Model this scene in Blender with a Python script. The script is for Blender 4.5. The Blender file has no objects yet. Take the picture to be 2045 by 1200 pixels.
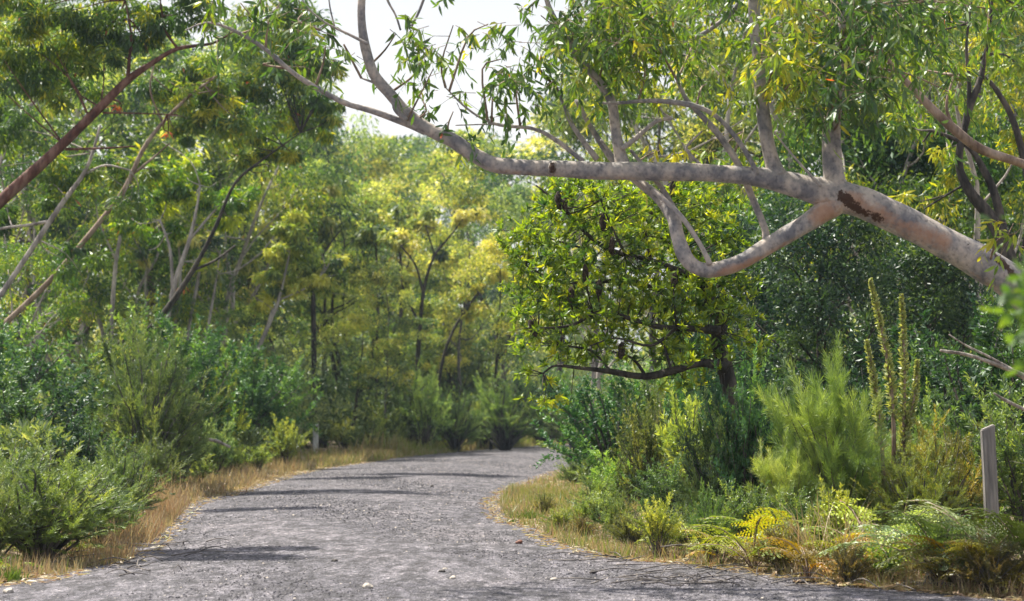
import bpy, math
import numpy as np
from mathutils import Vector
R_ = math.radians
scene = bpy.context.scene
col = scene.collection

# ------------------------------------------------------------------ camera, sky, sun
FPX, CX, CY, HZ, H = 3816.0, 1022.5, 600.0, 835.0, 1.1       # focal length and horizon in photo pixels, eye height
PITCH = math.atan((HZ - CY) / FPX)
cam_d = bpy.data.cameras.new('camera'); cam = bpy.data.objects.new('camera', cam_d); col.objects.link(cam)
cam.location = (0, 0, H); cam.rotation_euler = (math.pi / 2 + PITCH, 0, 0)
cam_d.sensor_width = 36; cam_d.lens = 36 * FPX / 2045; cam_d.clip_end = 2000; cam_d.clip_start = 0.1
cam_d.dof.use_dof = True; cam_d.dof.focus_distance = 16.0; cam_d.dof.aperture_fstop = 3.0
scene.camera = cam

SUN_EL, SUN_AZ = 60.0, -50.0       # azimuth measured from +Y (view direction), negative = to the left
world = bpy.data.worlds.new('World'); scene.world = world; world.use_nodes = True
wn = world.node_tree; bg = wn.nodes['Background']
sky = wn.nodes.new('ShaderNodeTexSky'); sky.sky_type = 'NISHITA'; sky.sun_disc = False
sky.sun_elevation = R_(SUN_EL); sky.sun_rotation = R_(SUN_AZ)
sky.air_density = 1.2; sky.dust_density = 5.0; sky.ozone_density = 1.0
# thin bright cloud veil over the blue
tc = wn.nodes.new('ShaderNodeTexCoord'); nz = wn.nodes.new('ShaderNodeTexNoise'); nz.inputs['Scale'].default_value = 3.0
nz.inputs['Detail'].default_value = 5
rp = wn.nodes.new('ShaderNodeValToRGB'); rp.color_ramp.elements[0].position = .25; rp.color_ramp.elements[1].position = .6
rp.color_ramp.elements[0].color = (.10, .10, .10, 1); rp.color_ramp.elements[1].color = (.62, .62, .62, 1)
mx = wn.nodes.new('ShaderNodeMix'); mx.data_type = 'RGBA'
wn.links.new(tc.outputs['Generated'], nz.inputs['Vector']); wn.links.new(nz.outputs['Fac'], rp.inputs['Fac'])
sx = wn.nodes.new('ShaderNodeSeparateXYZ'); wn.links.new(tc.outputs['Generated'], sx.inputs[0])
mr = wn.nodes.new('ShaderNodeMapRange'); mr.inputs['From Min'].default_value = .12; mr.inputs['From Max'].default_value = .55; mr.inputs['To Min'].default_value = .75; mr.inputs['To Max'].default_value = 0
wn.links.new(sx.outputs['Z'], mr.inputs['Value']); mxx = wn.nodes.new('ShaderNodeMath'); mxx.operation = 'MAXIMUM'
wn.links.new(mr.outputs[0], mxx.inputs[0]); wn.links.new(rp.outputs['Color'], mxx.inputs[1]); wn.links.new(mxx.outputs[0], mx.inputs[0]); wn.links.new(sky.outputs[0], mx.inputs[6])
mx.inputs[7].default_value = (8.6, 8.5, 8.5, 1)
wn.links.new(mx.outputs[2], bg.inputs['Color']); bg.inputs['Strength'].default_value = 0.07

sl = bpy.data.lights.new('sun', 'SUN'); sl.energy = 5.0; sl.angle = R_(0.55); sl.color = (1.0, .92, .76)
so = bpy.data.objects.new('sun', sl); col.objects.link(so)
sdir = Vector((math.sin(R_(SUN_AZ)) * math.cos(R_(SUN_EL)), math.cos(R_(SUN_AZ)) * math.cos(R_(SUN_EL)), math.sin(R_(SUN_EL))))
so.rotation_euler = (-sdir).to_track_quat('-Z', 'Y').to_euler(); so.location = sdir * 60
scene.view_settings.view_transform = 'Standard'; scene.view_settings.look = 'None'
scene.view_settings.exposure = 1.08; scene.view_settings.gamma = 1
cy = scene.cycles
cy.max_bounces = 8; cy.diffuse_bounces = 5; cy.glossy_bounces = 2; cy.transmission_bounces = 4; cy.transparent_max_bounces = 4
cy.volume_bounces = 0; cy.caustics_reflective = False; cy.caustics_refractive = False
cy.sample_clamp_indirect = 6

# ------------------------------------------------------------------ picture -> world
cp, sp = math.cos(PITCH), math.sin(PITCH)
def P(px, py, d):
    u, v = (px - CX) / FPX, (CY - py) / FPX
    dx, dy, dz = u, cp - v * sp, sp + v * cp
    t = d / dy
    return np.array([dx * t, d, H + dz * t])
def X(px, d): return (px - CX) / FPX * d * 1.0019
def dist(py): return FPX * H / max(py - HZ, 1e-3)          # distance of a point on the flat ground
rng = np.random.default_rng(7)
def nrm(a):
    a = np.asarray(a, float); return a / np.maximum(np.linalg.norm(a, axis=-1, keepdims=True), 1e-9)

# ------------------------------------------------------------------ materials
def newmat(name):
    m = bpy.data.materials.new(name); m.use_nodes = True; nt = m.node_tree; nt.nodes.clear()
    return m, nt, nt.nodes.new, nt.links.new
def ramp(N, stops):
    r = N('ShaderNodeValToRGB'); e = r.color_ramp.elements
    while len(e) < len(stops): e.new(.5)
    for k, (p, c) in enumerate(stops):
        e[k].position = p; e[k].color = (*c, 1)
    return r
def foliage_mat(name, stops, trans=.45, tint=(1.35, 1.3, .45), gloss=.05, rough=.45, val=1.25, sat=1.14):
    m, nt, N, L = newmat(name)
    at = N('ShaderNodeAttribute'); at.attribute_name = 'tone'
    r = ramp(N, stops); L(at.outputs['Fac'], r.inputs[0])
    oi = N('ShaderNodeObjectInfo')
    mu = N('ShaderNodeMix'); mu.data_type = 'RGBA'; mu.blend_type = 'MULTIPLY'; mu.inputs[0].default_value = 1
    hs = N('ShaderNodeHueSaturation'); hs.inputs['Saturation'].default_value = sat; hs.inputs['Value'].default_value = val
    L(r.outputs[0], hs.inputs['Color']); L(hs.outputs[0], mu.inputs[6]); L(oi.outputs['Color'], mu.inputs[7])
    mt = N('ShaderNodeMix'); mt.data_type = 'RGBA'; mt.blend_type = 'MULTIPLY'; mt.inputs[0].default_value = 1
    L(mu.outputs[2], mt.inputs[6]); mt.inputs[7].default_value = (*tint, 1)
    df = N('ShaderNodeBsdfDiffuse'); tr = N('ShaderNodeBsdfTranslucent'); gl = N('ShaderNodeBsdfGlossy')
    gl.inputs['Roughness'].default_value = rough; gl.inputs['Color'].default_value = (.9, .95, 1, 1)
    L(mu.outputs[2], df.inputs[0]); L(mt.outputs[2], tr.inputs[0])
    a = N('ShaderNodeMixShader'); a.inputs[0].default_value = trans; L(df.outputs[0], a.inputs[1]); L(tr.outputs[0], a.inputs[2])
    b = N('ShaderNodeMixShader'); b.inputs[0].default_value = gloss; L(a.outputs[0], b.inputs[1]); L(gl.outputs[0], b.inputs[2])
    o = N('ShaderNodeOutputMaterial'); L(b.outputs[0], o.inputs[0])
    return m
M = {}
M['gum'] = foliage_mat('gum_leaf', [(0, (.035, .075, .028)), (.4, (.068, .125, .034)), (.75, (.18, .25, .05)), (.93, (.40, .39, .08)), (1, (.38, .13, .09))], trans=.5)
M['gumfar'] = foliage_mat('far_gum_leaf', [(0, (.032, .06, .05)), (.35, (.09, .14, .075)), (.72, (.31, .35, .13)), (.93, (.54, .50, .23)), (1, (.5, .30, .15))], trans=.45, tint=(1.25, 1.3, .55))
M['blue'] = foliage_mat('blue_green_leaf', [(0, (.012, .034, .026)), (.5, (.034, .074, .042)), (.85, (.085, .145, .06)), (1, (.20, .27, .09))], trans=.35, gloss=.05)  # leaf colours darkened so deep shade is put into the albedo
M['banksia'] = foliage_mat('banksia_leaf', [(0, (.03, .07, .025)), (.35, (.09, .155, .035)), (.75, (.25, .32, .05)), (1, (.50, .49, .09))], trans=.55)
M['shrub'] = foliage_mat('shrub_leaf', [(0, (.035, .065, .045)), (.45, (.10, .155, .075)), (.8, (.25, .31, .13)), (1, (.44, .46, .20))], trans=.42, val=1.12, sat=1.0)
M['needle'] = foliage_mat('needle_leaf', [(0, (.05, .085, .05)), (.45, (.14, .20, .085)), (.8, (.29, .34, .14)), (1, (.46, .46, .20))], trans=.42, val=1.12, sat=1.0)
M['fern'] = foliage_mat('fern_leaf', [(0, (.07, .11, .06)), (.4, (.18, .24, .08)), (.7, (.36, .42, .07)), (.9, (.42, .33, .09)), (1, (.35, .16, .07))], trans=.4)
M['grass'] = foliage_mat('dry_grass', [(0, (.07, .14, .03)), (.3, (.22, .30, .06)), (.55, (.38, .34, .19)), (.8, (.40, .32, .22)), (1, (.30, .17, .11))], trans=.35, tint=(1.2, 1.1, .8), val=.95)

def bark_mat(name, c1, c2, c3, scale=6, stretch=.35, bump=.3, extra=None, rough=.75):
    m, nt, N, L = newmat(name)
    tcn = N('ShaderNodeTexCoord'); mp = N('ShaderNodeMapping'); mp.inputs['Scale'].default_value = (1, 1, stretch)
    L(tcn.outputs['Object'], mp.inputs[0])
    n1 = N('ShaderNodeTexNoise'); n1.inputs['Scale'].default_value = scale; n1.inputs['Detail'].default_value = 6; n1.inputs['Roughness'].default_value = .6
    n2 = N('ShaderNodeTexNoise'); n2.inputs['Scale'].default_value = scale * 4.5; n2.inputs['Detail'].default_value = 5
    L(mp.outputs[0], n1.inputs[0]); L(mp.outputs[0], n2.inputs[0])
    r = ramp(N, [(.38, c1), (.5, c2), (.62, c3)]); L(n1.outputs['Fac'], r.inputs[0])
    r2 = ramp(N, [(.28, (.55, .55, .58)), (.45, (.95, .95, .96)), (.72, (1.18, 1.15, 1.12))]); L(n2.outputs['Fac'], r2.inputs[0])
    mu = N('ShaderNodeMix'); mu.data_type = 'RGBA'; mu.blend_type = 'MULTIPLY'; mu.inputs[0].default_value = 1
    L(r.outputs[0], mu.inputs[6]); L(r2.outputs[0], mu.inputs[7])
    out = mu.outputs[2]
    if extra:
        for attr, c in extra:
            at = N('ShaderNodeAttribute'); at.attribute_name = attr
            # ragged edge on the mark
            ad = N('ShaderNodeMath'); ad.operation = 'MULTIPLY_ADD'; L(at.outputs['Fac'], ad.inputs[2]); ad.inputs[1].default_value = 2.2 if attr == 'scar' else 1.6
            n3 = N('ShaderNodeTexNoise'); n3.inputs['Scale'].default_value = 18; n3.inputs['Detail'].default_value = 7; n3.inputs['Roughness'].default_value = .7; L(tcn.outputs['Object'], n3.inputs[0])
            L(n3.outputs['Fac'], ad.inputs[0])
            rr = ramp(N, [(.35, (0, 0, 0)), (.5, (.95, .95, .95))]) if attr == 'scar' else ramp(N, [(.1, (0, 0, 0)), (.65, (.75, .75, .75))]); sb = N('ShaderNodeMath'); sb.operation = 'SUBTRACT'; sb.inputs[1].default_value = 1.1 if attr == 'scar' else .8; L(ad.outputs[0], sb.inputs[0]); gt = N('ShaderNodeMath'); gt.operation = 'MULTIPLY'; gt.use_clamp = True; L(sb.outputs[0], gt.inputs[0]); g2 = N('ShaderNodeMath'); g2.operation = 'MULTIPLY'; g2.use_clamp = True; g2.inputs[1].default_value = 6; L(at.outputs['Fac'], g2.inputs[0]); L(g2.outputs[0], gt.inputs[1]); L(gt.outputs[0], rr.inputs[0])
            mm = N('ShaderNodeMix'); mm.data_type = 'RGBA'; L(rr.outputs[0], mm.inputs[0]); L(out, mm.inputs[6]); mm.inputs[7].default_value = (*c, 1)
            out = mm.outputs[2]
    b = N('ShaderNodeBsdfPrincipled'); b.inputs['Roughness'].default_value = rough; b.inputs['Specular IOR Level'].default_value = .25
    L(out, b.inputs['Base Color'])
    bp = N('ShaderNodeBump'); bp.inputs['Strength'].default_value = bump; bp.inputs['Distance'].default_value = .02
    L(n2.outputs['Fac'], bp.inputs['Height']); L(bp.outputs[0], b.inputs['Normal'])
    o = N('ShaderNodeOutputMaterial'); L(b.outputs[0], o.inputs[0])
    return m
M['gumbark'] = bark_mat('smooth_gum_bark', (.17, .17, .19), (.31, .29, .285), (.44, .39, .355), scale=8, stretch=.8, bump=.35,
                        extra=[('ochre', (.38, .21, .13)), ('scar', (.045, .022, .015))])
M['redbark'] = bark_mat('red_brown_bark', (.06, .03, .028), (.12, .055, .045), (.20, .12, .10))
M['palebark'] = bark_mat('pale_bark', (.22, .20, .20), (.36, .33, .32), (.50, .46, .43))
M['brownbark'] = bark_mat('brown_bark', (.13, .09, .07), (.24, .18, .14), (.34, .27, .22))
M['darkbark'] = bark_mat('dark_bark', (.022, .02, .02), (.05, .045, .042), (.10, .085, .075), scale=9, bump=.6)
M['greybark'] = bark_mat('grey_bark', (.06, .055, .06), (.12, .11, .11), (.22, .20, .19))
M['deadwood'] = bark_mat('dead_wood', (.16, .14, .13), (.28, .25, .23), (.42, .39, .36), scale=12, bump=.5)
M['cone'] = bark_mat('seed_cone', (.02, .016, .014), (.05, .036, .03), (.11, .08, .06), scale=40, stretch=1, bump=1)

def simple(name, c, rough=.7):
    m, nt, N, L = newmat(name); b = N('ShaderNodeBsdfPrincipled'); b.inputs['Roughness'].default_value = rough
    n = N('ShaderNodeTexNoise'); n.inputs['Scale'].default_value = 30; n.inputs['Detail'].default_value = 5
    r = ramp(N, [(.3, tuple(x * .7 for x in c)), (.7, tuple(min(1, x * 1.2) for x in c))])
    t = N('ShaderNodeTexCoord'); L(t.outputs['Object'], n.inputs[0]); L(n.outputs['Fac'], r.inputs[0]); L(r.outputs[0], b.inputs['Base Color'])
    o = N('ShaderNodeOutputMaterial'); L(b.outputs[0], o.inputs[0]); return m
M['post'] = bark_mat('weathered_timber', (.16, .15, .155), (.25, .235, .235), (.36, .34, .33), scale=11, stretch=.1, bump=.9)
M['whitepost'] = bark_mat('white_timber', (.45, .46, .48), (.58, .60, .62), (.70, .71, .72), scale=9, stretch=.12, bump=.4)
M['reflector'] = simple('reflector', (.05, .02, .02), .3)
M['blackwood'] = simple('black_wood', (.015, .015, .02), .85)  # even near-black colour for the stump

def ground_mat():
    m, nt, N, L = newmat('leaf_litter_soil'); b = N('ShaderNodeBsdfPrincipled'); b.inputs['Roughness'].default_value = .95
    t = N('ShaderNodeTexCoord')
    n1 = N('ShaderNodeTexNoise'); n1.inputs['Scale'].default_value = .6; n1.inputs['Detail'].default_value = 6; L(t.outputs['Object'], n1.inputs[0])
    n2 = N('ShaderNodeTexNoise'); n2.inputs['Scale'].default_value = 22; n2.inputs['Detail'].default_value = 6; L(t.outputs['Object'], n2.inputs[0])
    r1 = ramp(N, [(.35, (.11, .085, .065)), (.5, (.21, .165, .12)), (.68, (.32, .27, .20))]); L(n1.outputs['Fac'], r1.inputs[0])
    r2 = ramp(N, [(.3, (.5, .48, .46)), (.7, (1.3, 1.28, 1.25))]); L(n2.outputs['Fac'], r2.inputs[0])
    mu = N('ShaderNodeMix'); mu.data_type = 'RGBA'; mu.blend_type = 'MULTIPLY'; mu.inputs[0].default_value = 1
    L(r1.outputs[0], mu.inputs[6]); L(r2.outputs[0], mu.inputs[7]); L(mu.outputs[2], b.inputs['Base Color'])
    bp = N('ShaderNodeBump'); bp.inputs['Strength'].default_value = .8; bp.inputs['Distance'].default_value = .05
    L(n2.outputs['Fac'], bp.inputs['Height']); L(bp.outputs[0], b.inputs['Normal'])
    o = N('ShaderNodeOutputMaterial'); L(b.outputs[0], o.inputs[0]); return m
M['ground'] = ground_mat()
def road_mat():
    m, nt, N, L = newmat('worn_gravel_road'); b = N('ShaderNodeBsdfPrincipled'); b.inputs['Roughness'].default_value = .85
    t = N('ShaderNodeTexCoord')
    v = N('ShaderNodeTexVoronoi'); v.inputs['Scale'].default_value = 60; L(t.outputs['Object'], v.inputs['Vector'])
    mpv = N('ShaderNodeMapping'); mpv.inputs['Scale'].default_value = (1, .35, 1); L(t.outputs['Object'], mpv.inputs[0])
    n1 = N('ShaderNodeTexNoise'); n1.inputs['Scale'].default_value = 1.1; n1.inputs['Detail'].default_value = 7; L(mpv.outputs[0], n1.inputs[0])
    n2 = N('ShaderNodeTexNoise'); n2.inputs['Scale'].default_value = 9; n2.inputs['Detail'].default_value = 8; n2.inputs['Roughness'].default_value = .75; L(mpv.outputs[0], n2.inputs[0])
    r0 = ramp(N, [(0, (.018, .018, .025)), (.45, (.074, .072, .092)), (.8, (.145, .142, .175)), (1, (.36, .34, .37))])
    L(v.outputs['Color'], r0.inputs[0])
    r1 = ramp(N, [(.33, (.72, .72, .76)), (.5, (1, 1, 1)), (.68, (1.3, 1.26, 1.22))]); L(n1.outputs['Fac'], r1.inputs[0])
    r2 = ramp(N, [(.40, (.38, .38, .41)), (.5, (1, 1, 1)), (.60, (1.9, 1.87, 1.82))]); L(n2.outputs['Fac'], r2.inputs[0])
    a = N('ShaderNodeMix'); a.data_type = 'RGBA'; a.blend_type = 'MULTIPLY'; a.inputs[0].default_value = 1
    c = N('ShaderNodeMix'); c.data_type = 'RGBA'; c.blend_type = 'MULTIPLY'; c.inputs[0].default_value = 1
    L(r0.outputs[0], a.inputs[6]); L(r1.outputs[0], a.inputs[7]); L(a.outputs[2], c.inputs[6]); L(r2.outputs[0], c.inputs[7])
    L(c.outputs[2], b.inputs['Base Color'])
    bp = N('ShaderNodeBump'); bp.inputs['Strength'].default_value = 1; bp.inputs['Distance'].default_value = .02
    L(v.outputs['Distance'], bp.inputs['Height']); L(bp.outputs[0], b.inputs['Normal'])
    o = N('ShaderNodeOutputMaterial'); L(b.outputs[0], o.inputs[0]); return m
M['road'] = road_mat()
def stone_mat():
    m, nt, N, L = newmat('loose_stone'); b = N('ShaderNodeBsdfPrincipled'); b.inputs['Roughness'].default_value = .8
    at = N('ShaderNodeAttribute'); at.attribute_name = 'tone'
    r = ramp(N, [(0, (.018, .018, .024)), (.4, (.062, .06, .078)), (.75, (.15, .145, .17)), (.9, (.34, .31, .30)), (1, (.52, .46, .41))])
    L(at.outputs['Fac'], r.inputs[0]); L(r.outputs[0], b.inputs['Base Color'])
    o = N('ShaderNodeOutputMaterial'); L(b.outputs[0], o.inputs[0]); return m
M['stone'] = stone_mat()

# ------------------------------------------------------------------ mesh builders
def link(name, me, mat, parent=None):
    o = bpy.data.objects.new(name, me); col.objects.link(o)
    if mat is not None and not me.materials: me.materials.append(mat)
    if parent is not None: o.parent = parent
    return o
def mesh_np(name, V, loops, starts, totals, attrs=None, smooth=False):
    me = bpy.data.meshes.new(name)
    me.vertices.add(len(V)); me.vertices.foreach_set('co', np.ascontiguousarray(V, np.float32).ravel())
    me.loops.add(len(loops)); me.loops.foreach_set('vertex_index', np.ascontiguousarray(loops, np.int32))
    me.polygons.add(len(starts)); me.polygons.foreach_set('loop_start', np.ascontiguousarray(starts, np.int32))
    try: me.polygons.foreach_set('loop_total', np.ascontiguousarray(totals, np.int32))
    except Exception: pass
    me.update(calc_edges=True)
    for k, a in (attrs or {}).items():
        at = me.attributes.new(k, 'FLOAT', 'POINT'); at.data.foreach_set('value', np.ascontiguousarray(a, np.float32))
    me.polygons.foreach_set('use_smooth', np.full(len(starts), smooth))
    return me
class Leaves:
    """collects blades; fine=True gives a curved six-point sickle blade, else a folded rhombus"""
    def __init__(s, fine=False): s.fine = fine; s.V = []; s.T = []
    def add(s, Pn, D, L, W, tone, rg, curve=.12, Nn=None):
        n = len(Pn)
        if n == 0: return
        D = nrm(D); Nn = nrm(rg.normal(size=(n, 3))) if Nn is None else Nn
        S = nrm(np.cross(D, Nn)); N2 = np.cross(S, D)
        L = np.broadcast_to(np.asarray(L, float), (n,))[:, None]; W = np.broadcast_to(np.asarray(W, float), (n,))[:, None] * .5
        c = curve * rg.uniform(.2, 1.4, (n, 1))
        if s.fine:
            p1 = Pn + D * L * .3 + N2 * c * L * .5 + S * c * L * .35; p2 = Pn + D * L * .68 + N2 * c * L * .6 + S * c * L * .3
            vs = [Pn, p1 + S * W, p1 - S * W, p2 + S * W * .8, p2 - S * W * .8, Pn + D * L]
        else:
            p1 = Pn + D * L * .45 + N2 * c * L
            vs = [Pn, p1 + S * W, Pn + D * L, p1 - S * W]
        v = np.stack(vs, 1); s.V.append(v.reshape(-1, 3))
        t_in = np.broadcast_to(tone, (n,)); tn = np.where((rg.uniform(size=n) < .0015) | (t_in > 2), 1.0, np.clip(t_in, 0, .93))
        s.T.append(np.repeat(tn, len(vs)))
    def build(s, name, mat, parent=None, origin=None):
        V = np.concatenate(s.V); T = np.concatenate(s.T)
        if origin is not None: V = V - np.asarray(origin)
        if s.fine:
            n = len(V) // 6; b = np.arange(n)[:, None] * 6
            loops = (b + np.array([0, 1, 2, 1, 3, 4, 2, 3, 5, 4])).ravel()
            starts = (np.arange(n)[:, None] * 10 + np.array([0, 3, 7])).ravel(); tot = np.tile([3, 4, 3], n)
        else:
            n = len(V) // 4; loops = np.arange(n * 4); starts = np.arange(n) * 4; tot = np.full(n, 4)
        me = mesh_np(name, V, loops, starts, tot, {'tone': T})
        return link(name, me, mat, parent)
def catmull(pts, rad, k):
    pts = np.asarray(pts, float); rad = np.asarray(rad, float)
    if len(pts) < 2: return pts, rad
    a = np.vstack([2 * pts[0] - pts[1], pts, 2 * pts[-1] - pts[-2]]); out = []; ro = []
    for i in range(len(pts) - 1):
        p0, p1, p2, p3 = a[i:i + 4]
        for j in range(k):
            t = j / k
            out.append(.5 * (2 * p1 + (p2 - p0) * t + (2 * p0 - 5 * p1 + 4 * p2 - p3) * t * t + (3 * p1 - p0 - 3 * p2 + p3) * t ** 3))
            ro.append(rad[i] * (1 - t) + rad[i + 1] * t)
    out.append(pts[-1]); ro.append(rad[-1])
    return np.array(out), np.array(ro)
class Wood:
    def __init__(s): s.V = []; s.F = []; s.n = 0; s.paths = []
    def tube(s, pts, rad, sides=8, k=4, bump=0.0, rg=None):
        p, r = catmull(pts, rad, k); s.paths.append((p, r))
        t = nrm(np.gradient(p, axis=0)); u = np.cross(t[0], [0, 0, 1.0])
        if np.linalg.norm(u) < .1: u = np.cross(t[0], [0, 1.0, 0])
        u = nrm(u); rings = []
        ang = np.arange(sides) * 2 * math.pi / sides
        ph = (rg or rng).uniform(0, 6.28, 4)
        for i in range(len(p)):
            u = nrm(u - t[i] * np.dot(u, t[i])); w = np.cross(t[i], u)
            rr = r[i] * (1 + bump * (np.sin(ang * 2 + ph[0] + i * .5) + .7 * np.sin(ang * 3 + ph[1] - i * .8) + .5 * math.sin(i * 1.1 + ph[2])))
            rings.append(p[i] + np.outer(np.cos(ang) * rr, u) + np.outer(np.sin(ang) * rr, w))
        V = np.concatenate(rings + [p[-1:] + t[-1:] * r[-1] * .6, p[:1] - t[:1] * r[0] * .3]); m = len(p)
        F = []
        for i in range(m - 1):
            for j in range(sides):
                j2 = (j + 1) % sides
                F.append((s.n + i * sides + j, s.n + i * sides + j2, s.n + (i + 1) * sides + j2, s.n + (i + 1) * sides + j))
        e = s.n + m * sides
        for j in range(sides):
            F.append((s.n + (m - 1) * sides + j, s.n + (m - 1) * sides + (j + 1) % sides, e))
            F.append((s.n + (j + 1) % sides, s.n + j, e + 1))
        s.V.append(V); s.F += F; s.n += len(V)
    def build(s, name, mat, parent=None, origin=None, attr=None):
        V = np.concatenate(s.V)
        at = attr(V) if attr else None
        if origin is not None: V = V - np.asarray(origin)
        tot = np.array([len(f) for f in s.F]); loops = np.concatenate([np.array(f) for f in s.F]); st = np.concatenate([[0], np.cumsum(tot)[:-1]])
        return link(name, mesh_np(name, V, loops, st, tot, at, smooth=True), mat, parent)
def empty(name, loc=(0, 0, 0), rz=0):
    o = bpy.data.objects.new(name, None); o.empty_display_size = .3; o.location = loc; o.rotation_euler.z = rz; col.objects.link(o); return o
def tag(o, label=None, cat=None, group=None, kind=None):
    if label: o['label'] = label
    if cat: o['category'] = cat
    if group: o['group'] = group
    if kind: o['kind'] = kind
    return o
def TR(pts, d):
    """traced stem: (px, py, width px[, distance]) -> points and radii in metres"""
    A = []; Rr = []
    for q in pts:
        dd = q[3] if len(q) > 3 else d
        A.append(P(q[0], q[1], dd)); Rr.append(q[2] * .5 / FPX * dd)
    return A, Rr

# ------------------------------------------------------------------ leaf masses
def clump(LV, rg, c, r, n, L, W, droop, tone, tvar=.16, shell=.45, up=.25, curve=.12):
    u = nrm(rg.normal(size=(n, 3)) + [0, 0, up]); f = rg.uniform(0, 1, (n, 1)) ** shell
    p = np.asarray(c) + u * f * np.asarray(r)
    D = u * .6 + rg.normal(size=(n, 3)) * .55 + np.array([0, 0, -droop])
    LV.add(p, D, L * rg.uniform(.6, 1.25, n), W * rg.uniform(.7, 1.25, n), tone + tvar * rg.normal(size=n), rg, curve)
def mass(LV, rg, c, r, nsub, nleaf, L, W, droop, tone, tvar=.22, subr=.34):
    """a crown mass made of small domes with gaps between"""
    c = np.asarray(c, float); r = np.asarray(r, float)
    for _ in range(nsub):
        u = nrm(rg.normal(size=3)) * rg.uniform(.25, 1) ** .6
        rr = r.mean() * subr * rg.uniform(.7, 1.3)
        clump(LV, rg, c + u * r * .85, (rr, rr, rr * .7), nleaf, L, W, droop, tone + tvar * rg.normal(), shell=.5)

# ------------------------------------------------------------------ tree templates
def gum_template(seed, h, spread, base, nl, cr, n, L, W, droop, mat, bark, tr=.13, lean=.0, prof=None, tone=.45, flat=.6, sub=3, stems=1):
    rg = np.random.default_rng(seed); LV = Leaves(); WD = Wood()
    root = empty('gum_tree')
    for st in range(stems):
        az0 = rg.uniform(0, 6.28); ln = lean + (0 if stems == 1 else .22)
        m = 7; tp = []
        for i in range(m):
            t = i / (m - 1)
            tp.append([math.cos(az0) * ln * h * t ** 1.3 + rg.normal() * .02 * h * min(t * 2, 1), math.sin(az0) * ln * h * t ** 1.3 + rg.normal() * .02 * h * min(t * 2, 1), h * .9 * t - (.15 if i == 0 else 0)])
        tp = np.array(tp); rad = tr * (1 - .85 * np.linspace(0, 1, m)) ** .9
        WD.tube(tp, rad, 8, 3, .03, rg)
        tips = [tp[-1]]
        for k in range(nl // stems):
            t = base + (1 - base) * ((k + rg.uniform(0, .9)) / (nl / stems)); t = min(t, .97)
            i = t * (m - 1); i0 = int(i); p0 = tp[i0] * (1 - i + i0) + tp[min(i0 + 1, m - 1)] * (i - i0)
            r0 = tr * (1 - .85 * t) * .6
            az = k * 2.4 + rg.uniform(-.5, .5); pr = prof((t - base) / (1 - base)) if prof else math.sin(math.pi * (.22 + .68 * (t - base) / (1 - base)))
            ln2 = spread * pr * rg.uniform(.75, 1.2); el = R_(rg.uniform(22, 55))
            d = np.array([math.cos(az) * math.cos(el), math.sin(az) * math.cos(el), math.sin(el)])
            q = [p0, p0 + d * ln2 * .35 + rg.normal(size=3) * .06 * ln2, p0 + d * ln2 * .7 + [0, 0, .06 * ln2] + rg.normal(size=3) * .07 * ln2, p0 + d * ln2 + [0, 0, .12 * ln2]]
            WD.tube(q, [r0, r0 * .7, r0 * .45, r0 * .2], 5, 2, 0, rg); tips.append(q[-1])
            for j in range(sub):
                s0 = q[1 + j % 2] * .6 + q[2] * .4; dd = nrm(d + rg.normal(size=3) * .75 + [0, 0, .25]); e = s0 + dd * ln2 * rg.uniform(.3, .55)
                WD.tube([s0, (s0 + e) / 2 + rg.normal(size=3) * .03 * ln2, e], [r0 * .4, r0 * .25, r0 * .1], 4, 2, 0, rg); tips.append(e)
        for tpnt in tips:
            c = cr * rg.uniform(.7, 1.3)
            clump(LV, rg, tpnt + [0, 0, .1 * c], (c, c, c * flat), int(n * rg.uniform(.6, 1.3)), L, W, droop, tone + .27 * rg.normal(), shell=.4, up=.55)
    WD.build('trunk', M[bark], root); LV.build('crown', M[mat], root)
    root['h0'] = float(np.percentile(np.concatenate(LV.V)[:, 2], 99.7))
    return root
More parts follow.
